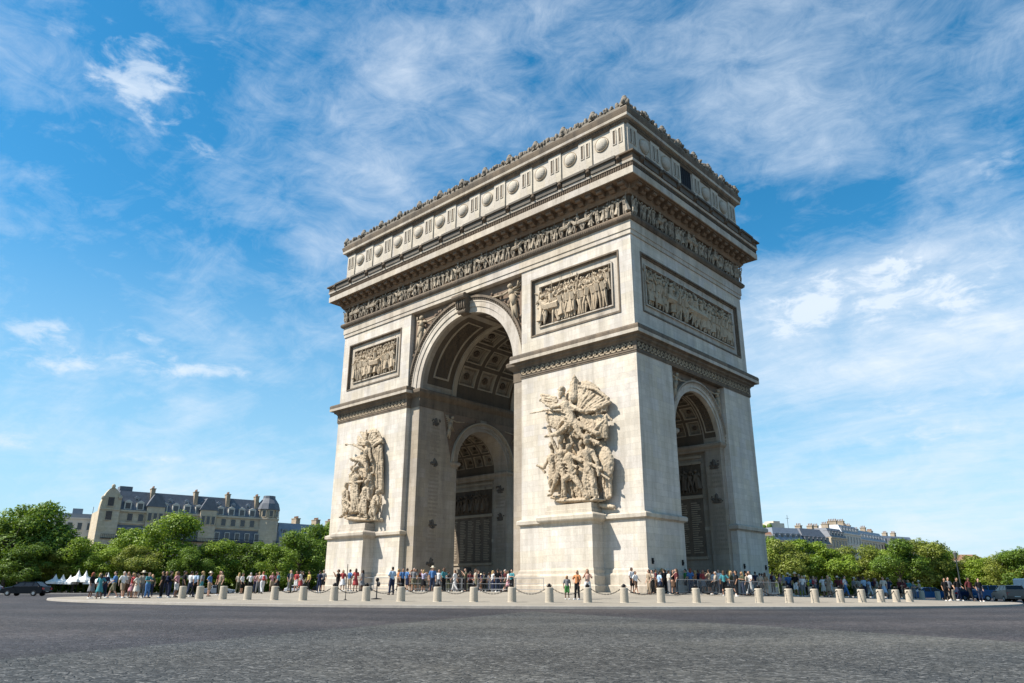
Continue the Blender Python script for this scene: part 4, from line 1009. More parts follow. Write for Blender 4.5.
# joints per pose: shoulders fixed; (elbow, wrist) left/right, (knee, ankle) left/right, facing -y
POSES = {
 'stand': (((-.25, .03, 1.15), (-.25, -.06, .90)), ((.25, .03, 1.15), (.24, -.07, .90)), ((-.11, -.01, .50), (-.12, .03, .09)), ((.10, -.02, .50), (.13, .02, .09))),
 'walk': (((-.25, .10, 1.17), (-.26, .08, .93)), ((.25, -.06, 1.17), (.24, -.24, 1.00)), ((-.10, -.16, .52), (-.10, -.26, .11)), ((.10, .06, .50), (.11, .30, .14))),
 'photo': (((-.27, -.14, 1.22), (-.10, -.30, 1.48)), ((.27, -.14, 1.22), (.10, -.30, 1.48)), ((-.12, -.01, .50), (-.14, .03, .09)), ((.11, -.02, .50), (.15, .02, .09))),
 'hip': (((-.36, .06, 1.20), (-.19, -.06, 1.04)), ((.25, .02, 1.15), (.25, -.08, .90)), ((-.11, -.03, .50), (-.16, .0, .09)), ((.10, -.02, .50), (.11, .03, .09))),
 'fold': (((-.26, -.03, 1.18), (.02, -.22, 1.17)), ((.26, -.03, 1.18), (-.02, -.20, 1.22)), ((-.10, -.02, .50), (-.11, .02, .09)), ((.12, -.03, .50), (.16, -.02, .09))),
}
PM = {}
def hand(m, w, e, pose, sg):
    w = Vector(w); e = Vector(e); d = (w-e).normalized(); s_ = d.cross(Vector((0, 1, 0.01))).normalized(); nrm = d.cross(s_)
    pc = w+d*.045; m.cap(w, pc, .028, .034, 8)
    for i, L in enumerate((.062, .072, .068, .052)):
        b = pc+s_*(.027-.018*i)+d*.015; mid = b+d*L*.6+nrm*.008; m.cap(b, mid, .0095, .009, 6); m.cap(mid, mid+d*L*.45+nrm*.022, .009, .0075, 6)
    b = w+d*.02+s_*.03*sg; m.cap(b, b+(d*.6+s_*sg*.7).normalized()*.05, .011, .009, 6)
for pn, (AL, AR, LL, LR) in POSES.items():
    m = MB()
    m.cap((0, 0, .96), (0, .0, 1.10), .125, .115); m.cap((0, 0, 1.10), (0, .01, 1.34), .115, .13); m.cap((-.13, .01, 1.41), (.13, .01, 1.41), .065, .065)
    m.cap((0, .01, 1.42), (0, -.005, 1.56), .055, .052)
    m.ell((0, -.01, 1.645), (.076, .096, .112), 14, 10); m.ell((0, -.04, 1.60), (.055, .06, .07), 10, 7)
    m.cap((0, -.1, 1.655), (0, -.118, 1.63), .011, .016, 6); m.ell((0, -.1, 1.59), (.024, .012, .009), 6, 5)
    for q in (-1, 1):
        m.ell((q*.078, .0, 1.64), (.012, .022, .032), 6, 5); m.ell((q*.03, -.096, 1.66), (.013, .008, .008), 6, 5)
    for sg, (el, wr), (kn, an) in ((-1, AL, LL), (1, AR, LR)):
        m.cap((sg*.175, .01, 1.41), el, .052, .04); m.cap(el, wr, .04, .027); hand(m, wr, el, pn, -sg)
        m.cap((sg*.085, 0, .93), kn, .088, .056); m.cap(kn, an, .055, .036); m.cap(an, (an[0]+sg*.01, an[1]-.13, an[2]-.045), .038, .03)
    body = remeshed(m, SKINS[0], .0125, 1, 'body_'+pn)
    t = MB(); t.cap((0, 0, .98), (0, 0, 1.10), .142, .138); t.cap((0, 0, 1.10), (0, .01, 1.34), .138, .15); t.cap((-.14, .01, 1.405), (.14, .01, 1.405), .078, .078)
    for sg, (el, wr) in ((-1, AL), (1, AR)):
        e = Vector((sg*.175, .01, 1.41)).lerp(Vector(el), .75); t.cap((sg*.175, .01, 1.41), e, .07, .068)
    shirt = remeshed(t, cloth('white'), .02, 1, 'top_'+pn)
    t = MB(); t.cap((-.04, 0, .96), (.04, 0, .96), .135, .135)
    for sg, (kn, an) in ((-1, LL), (1, LR)):
        t.cap((sg*.085, 0, .93), kn, .105, .078); a2 = Vector(kn).lerp(Vector(an), .9); t.cap(kn, a2, .076, .062)
    trou = remeshed(t, cloth('black'), .02, 1, 'trousers_'+pn)
    t = MB(); t.cap((-.04, 0, .96), (.04, 0, .96), .135, .135)
    for sg, (kn, an) in ((-1, LL), (1, LR)): k2 = Vector((sg*.085, 0, .93)).lerp(Vector(kn), .88); t.cap((sg*.085, 0, .93), k2, .107, .095)
    short = remeshed(t, cloth('black'), .02, 1, 'shorts_'+pn)
    t = MB(); ky = (LL[0][1]+LR[0][1])/2
    for i in range(9):
        s0 = i/9; z = 1.02-.5*s0; t.lathe([(.0, 0), (.14+.1*s0, 0), (.15+.11*s0, -.07), (.0, -.07)], 14, (0, ky*s0, z))
    for i in range(8): a = 2*pi*i/8; t.cap((.13*cos(a), .11*sin(a), .95), (.24*cos(a+.1), .2*sin(a+.1)+ky, .45), .03, .035, 6)
    skirt = remeshed(t, cloth('grey'), .022, 1, 'skirt_'+pn)
    shoes = []
    for sg, (kn, an) in ((-1, LL), (1, LR)):
        t = MB(); t.cap((an[0], an[1]+.02, an[2]-.035), (an[0]+sg*.01, an[1]-.15, an[2]-.05), .045, .038, 8); t.box(an[0]-.045, an[0]+.045, an[1]-.19, an[1]+.07, an[2]-.09, an[2]-.065); shoes.append(t.mesh('shoe', M_SHOE, True))

    PM[pn] = dict(body=body, top=shirt, trousers=trou, shorts=short, skirt=skirt, shoes=shoes)
h = MB(); h.ell((0, .012, 1.672), (.088, .1, .095), 12, 8); h.cap((0, .06, 1.66), (0, .07, 1.58), .062, .05, 8); hair_s = remeshed(h, HAIR['dark'], .016, 1, 'hair_short')
h = MB(); h.ell((0, .012, 1.672), (.09, .102, .096), 12, 8); h.cap((0, .06, 1.66), (0, .085, 1.42), .075, .06, 8); h.cap((-.07, .03, 1.64), (-.08, .05, 1.46), .03, .03, 8); h.cap((.07, .03, 1.64), (.08, .05, 1.46), .03, .03, 8); hair_l = remeshed(h, HAIR['dark'], .016, 1, 'hair_long')
h = MB(); h.lathe([(.0, 1.70), (.2, 1.695), (.2, 1.71), (.095, 1.72), (.09, 1.80), (.07, 1.83), (.0, 1.835)], 16, (0, .005, 0)); hat_me = h.mesh('sun_hat', HAIR['hat'], True)
h = MB(); h.cap((0, .19, 1.12), (0, .19, 1.34), .1, .1, 10); h.cap((-.06, .2, 1.14), (.06, .2, 1.14), .09, .09, 10); h.ell((0, .27, 1.15), (.09, .05, .09), 8, 6)
for q in (-1, 1): h.tube((q*.1, .12, 1.42), (q*.11, -.15, 1.33), .018, k=6); h.tube((q*.11, -.15, 1.33), (q*.12, .12, 1.1), .018, k=6)
pack_me = remeshed(h, cloth('navy'), .018, 1, 'backpack')
def slot(o, mat):
    o.material_slots[0].link = 'OBJECT'; o.material_slots[0].material = mat
PEOPLE=[
('A', 3.18, -21.08, 0.7, 'navy top', 'brown skirt', 'dark', 'photo', 1),
('A', 9.66, -26.1, 0.47, 'light blue top', 'navy trousers', 'dark', 'fold', 1.1),
('A', 3.67, -20.66, 0.7, 'orange top', 'brown shorts', 'fair', 'stand', 1),
('A', 5.74, -21.92, 0.7, 'blue top', 'black trousers', 'dark', 'stand', 1),
('A', 6.91, -22.42, 0.7, 'blue top', 'navy shorts', 'dark', 'hip', 1),
('A', 3.54, -19.2, 0.7, 'maroon top', 'brown skirt', 'red', 'stand', 1),
('A', 4.93, -20.04, 0.7, 'grey top', 'khaki shorts', 'grey', 'walk', 1),
('A', 4.75, -19.66, 0.7, 'yellow top', 'grey shorts', 'dark', 'stand', 1),
('A', 5.18, -19.42, 0.7, 'maroon top', 'khaki shorts', 'brown', 'walk', 1),
('A', 6.99, -20.76, 0.7, 'lavender top', 'black skirt', 'fair', 'photo', 1),
('A', 8.16, -21.0, 0.7, 'brown top', 'brown skirt', 'dark', 'walk', 1),
('A', 9.27, -21.81, 0.7, 'blue top', 'dark jeans', 'hat', 'stand', 1),
('A', 7.04, -19.13, 0.7, 'white top', 'grey shorts', 'dark', 'stand', 1),
('A', 8.24, -19.68, 0.7, 'teal top', 'black trousers', 'brown', 'hip', 1),
('A', 5.04, -16.23, 0.7, 'black top', 'olive trousers', 'dark', 'stand', 1),
('A', 6.31, -16.64, 0.7, 'white top', 'white trousers', 'brown', 'walk', 1),
('A', 8.91, -17.87, 0.7, 'olive top', 'black trousers', 'dark', 'photo', 1),
('A', 4.78, -13.31, 0.7, 'maroon top', 'black trousers', 'dark', 'stand', 1),
('A', 10.04, -17.8, 0.7, 'beige top', 'khaki shorts', 'brown', 'hip', 1),
('A', 5.31, -12.82, 0.7, 'navy top', 'grey trousers', 'dark', 'hip', 1),
('A', 8.72, -14.41, 0.7, 'white top', 'navy trousers', 'fair', 'photo', 1),
('A', 9.81, -14.98, 0.7, 'black top', 'dark jeans', 'dark', 'stand', 1),
('A', 9.49, -14.29, 0.7, 'pink top', 'dark jeans', 'dark', 'stand', 1),
('A', 9.68, -13.94, 0.7, 'maroon top', 'khaki shorts', 'grey', 'hip', 1),
('A', 11.28, -15.21, 0.7, 'white top', 'pink skirt', 'dark', 'stand', 1),
('A', 11.88, -15.45, 0.7, 'teal top', 'black trousers', 'dark', 'fold', 1),
('B', 24.33, -23.81, 0.3, 'grey top', 'green shorts', 'fair', 'stand', 0.82),
('B', 24.8, -23.37, 0.29, 'orange top', 'black trousers', 'fair', 'hip', 1.03),
('B', 24.34, -21.67, 0.34, 'peach top', 'white shorts', 'brown', 'photo', 1),
('E', 37.9, 8.95, 0.17, 'black top', 'black trousers', 'dark', 'stand', 1),
('E', 37.99, 9.76, 0.16, 'grey top', 'black trousers', 'dark', 'walk', 1),
('E', 38.38, 10.84, 0.15, 'black top', 'navy trousers', 'dark', 'walk', 1),
('E', 39.09, 11.5, 0.14, 'maroon top', 'black trousers', 'dark', 'walk', 1),
('E', 39.7, 12.07, 0.12, 'black top', 'dark jeans', 'dark', 'stand', 1),
('L', -10.31, -27.65, 0.42, 'beige top', 'olive trousers', 'fair', 'walk', 1),
('L', -9.1, -27.95, 0.42, 'white top', 'black shorts', 'dark', 'stand', 1),
('L', -8.58, -27.47, 0.44, 'white top', 'black shorts', 'grey', 'photo', 1),
('L', -10.59, -25.84, 0.47, 'pink top', 'navy trousers', 'dark', 'stand', 1),
('L', -8.02, -26.97, 0.46, 'peach top', 'grey trousers', 'fair', 'fold', 1),
('L', -8.68, -26.25, 0.49, 'maroon top', 'grey trousers', 'brown', 'photo', 1),
('L', -5.41, -28.05, 0.44, 'white top', 'white trousers', 'red', 'walk', 1),
('L', -9.46, -24.84, 0.57, 'pink top', 'tan shorts', 'fair', 'photo', 1),
('L', -10.12, -23.97, 0.61, 'maroon top', 'brown skirt', 'dark', 'stand', 1),
('L', -7.89, -25.15, 0.58, 'teal top', 'black shorts', 'dark', 'stand', 1),
('L', -8.65, -23.48, 0.68, 'navy top', 'grey trousers', 'fair', 'stand', 1),
('L', -3.61, -26.44, 0.56, 'grey top', 'olive trousers', 'dark', 'stand', 1),
('L', -4.39, -25.44, 0.62, 'red top', 'white shorts', 'dark', 'hip', 1),
('L', -5.25, -24.51, 0.68, 'white top', 'red skirt', 'dark', 'walk', 1),
('L', -10.02, -21.27, 0.7, 'black top', 'white shorts', 'dark', 'walk', 1),
('L', -9.19, -21.14, 0.7, 'yellow top', 'black trousers', 'dark', 'stand', 1),
('L', 0.4, -26.26, 0.59, 'navy top', 'navy trousers', 'dark', 'fold', 1),
('L', -6.72, -21.16, 0.7, 'grey top', 'black shorts', 'grey', 'hip', 1),
('L', 3.13, -26.36, 0.57, 'black top', 'black trousers', 'dark', 'photo', 1.04),
('L', 0.75, -24.23, 0.7, 'red top', 'white skirt', 'brown', 'stand', 1),
('L', 1.18, -23.84, 0.7, 'blue top', 'tan shorts', 'dark', 'hip', 1),
('L', 1.54, -23.5, 0.7, 'red dress', '', 'brown', 'stand', 1),
('L', 1.95, -23.13, 0.7, 'grey dress', '', 'dark', 'stand', 1),
('Q', 21.7, -12.58, 0.68, 'white top', 'black shorts', 'dark', 'stand', 1.03),
('Q', 22.49, -13.29, 0.6, 'white top', 'brown shorts', 'dark', 'walk', 0.93),
('Q', 23.22, -12.61, 0.58, 'tan top', 'tan trousers', 'brown', 'stand', 1),
('Q', 20.95, -8.84, 0.7, 'red top', 'black trousers', 'dark', 'stand', 1),
('Q', 20.05, -7.32, 0.7, 'tan top', 'olive trousers', 'dark', 'photo', 1),
('Q', 22.84, -11.51, 0.64, 'beige top', 'black trousers', 'dark', 'fold', 1),
('Q', 22.75, -10.86, 0.67, 'maroon top', 'brown trousers', 'dark', 'stand', 1),
('Q', 20.8, -7.49, 0.7, 'white top', 'grey trousers', 'hat', 'stand', 1),
('Q', 22.06, -9.48, 0.7, 'black top', 'grey trousers', 'dark', 'walk', 1),
('Q', 24.1, -12.51, 0.52, 'light blue top', 'navy shorts', 'dark', 'hip', 0.92),
('Q', 22.31, -9.27, 0.7, 'blue top', 'dark jeans', 'fair', 'stand', 1),
('Q', 21.36, -7.71, 0.7, 'grey top', 'navy trousers', 'dark', 'stand', 1),
('Q', 22.93, -9.96, 0.69, 'black top', 'black trousers', 'dark', 'stand', 1),
('Q', 22.59, -9.26, 0.7, 'beige top', 'grey trousers', 'hat', 'photo', 1),
('Q', 21.34, -6.99, 0.7, 'blue top', 'black trousers', 'dark', 'stand', 1),
('Q', 23.76, -10.64, 0.61, 'cream top', 'grey trousers', 'dark', 'stand', 1),
('Q', 21.61, -6.74, 0.7, 'beige top', 'olive trousers', 'fair', 'stand', 1),
('Q', 21.16, -5.85, 0.7, 'grey top', 'brown skirt', 'dark', 'stand', 1),
('Q', 23.43, -9.48, 0.66, 'black top', 'brown skirt', 'dark', 'photo', 1),
('Q', 23.91, -9.77, 0.62, 'maroon top', 'black trousers', 'brown', 'stand', 1),
('Q', 21.24, -5.17, 0.7, 'navy top', 'navy trousers', 'dark', 'stand', 1),
('Q', 20.93, -3.67, 0.7, 'pink top', 'black trousers', 'dark', 'stand', 1),
('Q', 21.44, -4.26, 0.7, 'blue top', 'navy trousers', 'dark', 'fold', 1),
('Q', 22.48, -5.94, 0.7, 'green top', 'black trousers', 'dark', 'stand', 1),
('Q', 21.76, -3.92, 0.7, 'teal top', 'khaki shorts', 'dark', 'walk', 1),
('Q', 23.05, -6.15, 0.7, 'blue top', 'dark jeans', 'red', 'stand', 1.05),
('Q', 23.05, -5.41, 0.7, 'orange top', 'navy trousers', 'fair', 'photo', 1),
('Q', 22.3, -3.67, 0.7, 'beige top', 'dark jeans', 'dark', 'walk', 1),
('Q', 22.99, -4.73, 0.7, 'navy top', 'grey trousers', 'dark', 'stand', 1),
('Q', 21.75, -2.17, 0.7, 'yellow top', 'black trousers', 'brown', 'stand', 1),
('Q', 24.08, -5.94, 0.7, 'red top', 'grey skirt', 'red', 'stand', 1),
('Q', 23.85, -5.08, 0.7, 'pink top', 'black shorts', 'dark', 'walk', 1),
('Q', 23.29, -3.71, 0.7, 'black top', 'olive trousers', 'dark', 'fold', 1),
('Q', 24.85, -6.41, 0.64, 'tan top', 'black shorts', 'dark', 'photo', 1),
('Q', 24.08, -4.46, 0.7, 'white top', 'black trousers', 'dark', 'stand', 1),
('Q', 25.6, -6.75, 0.57, 'beige top', 'black trousers', 'grey', 'walk', 1),
('Q', 24.74, -4.58, 0.67, 'white top', 'navy trousers', 'dark', 'hip', 1),
('Q', 23.75, -1.8, 0.7, 'grey top', 'black trousers', 'dark', 'stand', 1),
('Q', 26.5, -7.16, 0.5, 'teal top', 'black shorts', 'brown', 'hip', 1),
('Q', 24.79, -3.05, 0.69, 'peach top', 'brown trousers', 'dark', 'stand', 1),
('Q', 25.64, -4.47, 0.61, 'tan top', 'grey trousers', 'fair', 'stand', 1),
('Q', 26.3, -5.51, 0.54, 'olive top', 'black shorts', 'fair', 'walk', 1),
('Q', 24.02, -0.81, 0.7, 'light blue top', 'black trousers', 'dark', 'stand', 1),
('Q', 27.25, -6.6, 0.46, 'black top', 'black trousers', 'dark', 'stand', 1.08),
('Q', 26.07, -3.3, 0.59, 'teal top', 'grey trousers', 'dark', 'fold', 1),
('Q', 26.9, -4.91, 0.51, 'olive top', 'dark jeans', 'fair', 'fold', 1),
('Q', 25.59, -1.55, 0.64, 'brown top', 'black trousers', 'brown', 'stand', 1),
('Q', 26.89, -3.97, 0.52, 'beige top', 'black trousers', 'brown', 'stand', 1),
('Q', 27.02, -3.87, 0.51, 'white top', 'white trousers', 'brown', 'walk', 1),
('Q', 26.65, -3.01, 0.55, 'maroon top', 'grey trousers', 'dark', 'walk', 1),
('Q', 26.19, -0.97, 0.59, 'navy top', 'grey trousers', 'dark', 'stand', 1),
('Q', 27.17, -2.26, 0.52, 'beige top', 'black shorts', 'dark', 'stand', 1),
('Q', 26.84, -1.09, 0.55, 'navy top', 'black trousers', 'dark', 'hip', 1),
('Q', 27.27, -1.5, 0.51, 'tan top', 'khaki shorts', 'brown', 'stand', 1),
('R', 24.81, 5.42, 0.66, 'maroon top', 'black trousers', 'dark', 'stand', 1),
('R', 26.02, 4.18, 0.58, 'pink top', 'olive trousers', 'brown', 'stand', 1),
('R', 24.44, 8.69, 0.61, 'beige top', 'brown skirt', 'grey', 'photo', 1),
('R', 26.85, 4.03, 0.52, 'blue top', 'navy trousers', 'hat', 'stand', 1),
('R', 23.53, 12.38, 0.57, 'brown top', 'black trousers', 'hat', 'photo', 1),
('R', 27.79, 3.26, 0.46, 'black top', 'white shorts', 'hat', 'hip', 1.05),
('R', 26.82, 6.44, 0.49, 'tan top', 'grey trousers', 'grey', 'photo', 1),
('R', 28.22, 3.67, 0.45, 'white top', 'grey trousers', 'fair', 'stand', 1),
('R', 26.42, 8.73, 0.47, 'grey top', 'black trousers', 'hat', 'photo', 1),
('R', 26.83, 9.05, 0.45, 'teal top', 'black trousers', 'dark', 'stand', 1),
('R', 26.95, 9.45, 0.44, 'pink top', 'grey trousers', 'fair', 'photo', 1),
('R', 26.29, 11.9, 0.44, 'black top', 'dark jeans', 'dark', 'stand', 1),
('R', 28.57, 7.34, 0.42, 'white top', 'cream skirt', 'brown', 'walk', 1),
('R', 27.01, 12.28, 0.41, 'maroon top', 'brown skirt', 'dark', 'walk', 1),
('R', 29.38, 6.43, 0.4, 'tan dress', '', 'fair', 'hip', 1),
('R', 26.59, 14.38, 0.4, 'white top', 'white shorts', 'hat', 'hip', 1),
('R', 29.54, 8.25, 0.39, 'maroon top', 'black trousers', 'hat', 'stand', 1),
('R', 28.23, 12.7, 0.38, 'olive top', 'black shorts', 'dark', 'stand', 1),
('R', 30.43, 7.41, 0.37, 'white top', 'blue trousers', 'dark', 'walk', 1),
('R', 28.85, 11.97, 0.37, 'blue top', 'olive trousers', 'dark', 'stand', 1),
('R', 29.28, 13.03, 0.35, 'grey top', 'olive trousers', 'dark', 'stand', 1),
('R', 28.72, 14.9, 0.34, 'tan top', 'black trousers', 'hat', 'walk', 1),
('R', 28.75, 15.89, 0.33, 'black top', 'black trousers', 'dark', 'fold', 1),
('R', 29.23, 14.55, 0.33, 'beige top', 'brown skirt', 'dark', 'fold', 1),
('R', 30.41, 12.42, 0.33, 'light blue top', 'navy trousers', 'dark', 'stand', 1),
('R', 29.19, 17.48, 0.3, 'maroon top', 'grey trousers', 'fair', 'stand', 1),
('R', 30.54, 13.38, 0.31, 'light blue top', 'white trousers', 'fair', 'walk', 1),
('R', 30.12, 16.2, 0.29, 'maroon top', 'khaki shorts', 'brown', 'walk', 1),
('R', 29.99, 17.06, 0.28, 'beige top', 'black trousers', 'dark', 'stand', 1),
('R', 32.51, 11.04, 0.29, 'cream top', 'light blue skirt', 'red', 'stand', 1),
('R', 31.16, 15.7, 0.27, 'maroon top', 'black shorts', 'dark', 'fold', 1),
('R', 30.64, 18.62, 0.25, 'teal top', 'black shorts', 'hat', 'stand', 1),
('R', 32.44, 12.66, 0.27, 'navy top', 'navy trousers', 'dark', 'photo', 1),
('R', 32.1, 17.07, 0.23, 'maroon top', 'black shorts', 'fair', 'stand', 1),
('R', 32.06, 17.33, 0.23, 'white top', 'black shorts', 'grey', 'stand', 1),
('R', 33.81, 12.54, 0.24, 'maroon top', 'brown skirt', 'dark', 'fold', 1),
('R', 32.77, 17.49, 0.21, 'teal top', 'grey trousers', 'fair', 'hip', 1),
('R', 31.54, 23.56, 0.16, 'grey top', 'grey trousers', 'dark', 'fold', 1),
('R', 32.84, 20.68, 0.17, 'beige top', 'olive trousers', 'hat', 'fold', 1),
('U', 1.1, -11.68, 0.7, 'brown top', 'grey trousers', 'dark', 'stand', 1),
('U', -2.25, -8.3, 0.7, 'brown top', 'black trousers', 'dark', 'fold', 1),
('U', -0.24, -9.32, 0.7, 'black top', 'black trousers', 'dark', 'stand', 1),
('U', 1.2, -10.06, 0.7, 'white top', 'olive trousers', 'dark', 'stand', 1),
('U', -0.16, -7.81, 0.7, 'red top', 'grey trousers', 'dark', 'hip', 1),
('U', -0.55, -6.61, 0.7, 'pink top', 'brown skirt', 'hat', 'photo', 1),
('U', 1.24, -7.95, 0.7, 'navy top', 'black trousers', 'dark', 'stand', 1),
('U', 0.12, -6.11, 0.7, 'grey top', 'navy trousers', 'dark', 'stand', 1),
('U', 1.2, -6.8, 0.7, 'tan top', 'navy trousers', 'dark', 'photo', 1),
('U', 6.7, -10.59, 0.7, 'black top', 'white shorts', 'fair', 'walk', 1),
('W', -5.7, -41.44, 0.12, 'black top', 'grey skirt', 'red', 'stand', 1),
('W', -12.47, -38.59, 0.14, 'navy top', 'grey trousers', 'fair', 'photo', 1),
('W', -4.05, -41.44, 0.12, 'teal dress', '', 'dark', 'hip', 1),
('W', -6.2, -40.38, 0.14, 'navy top', 'navy trousers', 'dark', 'stand', 1),
('W', -4.5, -40.34, 0.14, 'blue top', 'khaki shorts', 'dark', 'walk', 1),
('W', -4.04, -39.92, 0.15, 'white top', 'tan shorts', 'grey', 'walk', 1),
('W', -6.19, -39.01, 0.16, 'brown top', 'grey trousers', 'grey', 'fold', 1),
('W', -4.97, -39.26, 0.16, 'beige top', 'brown shorts', 'dark', 'photo', 1),
('W', -7.45, -37.96, 0.17, 'navy top', 'grey trousers', 'dark', 'stand', 1),
('W', -4.67, -38.99, 0.16, 'red top', 'pink skirt', 'fair', 'stand', 1),
('W', -2.69, -39.44, 0.16, 'cream dress', '', 'dark', 'hip', 1),
('W', -3.0, -38.97, 0.17, 'beige top', 'grey trousers', 'hat', 'stand', 1),
('W', -2.11, -38.91, 0.17, 'teal top', 'blue trousers', 'dark', 'fold', 1),
('W', -9.15, -35.78, 0.22, 'olive top', 'navy trousers', 'fair', 'stand', 1),
('W', -1.94, -37.99, 0.19, 'black top', 'black trousers', 'dark', 'stand', 1),
('W', -2.87, -37.34, 0.2, 'black top', 'dark jeans', 'dark', 'walk', 1),
('W', -2.07, -37.36, 0.2, 'black top', 'navy trousers', 'dark', 'fold', 1),
('W', -4.26, -35.97, 0.24, 'brown top', 'dark jeans', 'fair', 'stand', 1),
('W', -2.25, -36.77, 0.22, 'pink top', 'white shorts', 'dark', 'hip', 1),
('W', -1.32, -36.67, 0.22, 'black top', 'black shorts', 'dark', 'stand', 1),
('W', -0.39, -36.58, 0.23, 'white top', 'dark jeans', 'dark', 'walk', 1),
('W', -6.44, -33.79, 0.29, 'black top', 'black shorts', 'brown', 'walk', 1),
('W', -0.15, -36.36, 0.23, 'light blue top', 'black trousers', 'dark', 'walk', 1),
('W', -4.15, -33.99, 0.29, 'grey top', 'teal shorts', 'fair', 'stand', 1),
('W', -1.53, -34.61, 0.28, 'blue top', 'tan shorts', 'hat', 'hip', 1),
('W', -5.25, -31.98, 0.34, 'maroon top', 'black trousers', 'dark', 'stand', 1),
('W', -4.46, -32.26, 0.34, 'tan top', 'olive trousers', 'dark', 'stand', 1)]

ZN = {'W': 'at far left', 'L': 'behind left bollards', 'A': 'before the arch', 'B': 'beside the chain', 'Q': 'in the queue', 'R': 'behind right bollards', 'E': 'near right cars', 'U': 'under the arch'}
prnd = random.Random(99); cnt = {}
for (zone, x, y, z, top, bot, hair, pose, sc_) in PEOPLE:
    k = cnt.get(zone, 0); cnt[zone] = k+1
    act = {'stand': 'standing', 'walk': 'walking', 'photo': 'hands raised', 'hip': 'hand on hip', 'fold': 'arms folded'}[pose]
    wear = top if not bot else top.replace(' top', '')+' top, '+bot
    lab = 'person in %s, %s, %s from left %s' % (wear, act, ordinal(k), ZN[zone])
    root = thing('person', lab, 'person', (x, y, z), prnd.uniform(0, 2*pi) if zone not in 'EB' else {'E': 1.0, 'B': .5}[zone]+prnd.uniform(-.4, .4), 'people standing around the arch')
    s_ = (1.0 if 'dress' in top or 'skirt' in bot else 1.03)*sc_*prnd.uniform(.94, 1.04); root.scale = (s_*prnd.uniform(.97, 1.08), s_*prnd.uniform(.97, 1.1), s_)
    D = PM[pose]; sk = prnd.choice(SKINS[:2]*4+SKINS[2:])
    b = link(D['body'], 'body', root); slot(b, sk)
    tcol = ' '.join(top.split()[:-1])
    o = link(D['top'], 'dress_bodice' if 'dress' in top else 'shirt', root); slot(o, cloth(tcol))
    if 'dress' in top: o = link(D['skirt'], 'dress_skirt', root); slot(o, cloth(tcol))
    elif 'skirt' in bot: o = link(D['skirt'], 'skirt', root); slot(o, cloth(' '.join(bot.split()[:-1])))
    else:
        kind_ = 'shorts' if 'shorts' in bot else 'trousers'; c_ = ' '.join(bot.split()[:-1])
        o = link(D[kind_], kind_, root); slot(o, M_DENIM if 'jeans' in bot else cloth(c_))
    ms_ = prnd.choice((M_SHOE, M_SHOEW))
    for sm_ in D['shoes']: o = link(sm_, 'shoe', root); slot(o, ms_)
    fem = 'dress' in top or 'skirt' in bot
    hm_ = prnd.choice((HAIR['dark'], HAIR['brown'])) if hair == 'hat' else HAIR[hair]
    o = link(hair_l if (fem or (hair in ('fair', 'red', 'brown') and prnd.random() < .7)) else hair_s, 'hair', root); slot(o, hm_)
    if (cnt[zone]*7+len(zone)+ord(zone[0])) % 9 == 0:
        bp_ = link(pack_me, 'backpack', None, root.location); bp_.rotation_euler = root.rotation_euler; bp_.scale = root.scale; cn_ = prnd.choice(('black', 'navy', 'grey', 'red', 'olive')); slot(bp_, cloth(cn_))
        tag(bp_, '%s backpack worn by the %s person from left %s' % (cn_, ordinal(k), ZN[zone]), 'backpack', 'backpacks worn by people in the crowd')
    if hair == 'hat': o = link(hat_me, 'sun_hat', root); slot(o, HAIR['hat'])

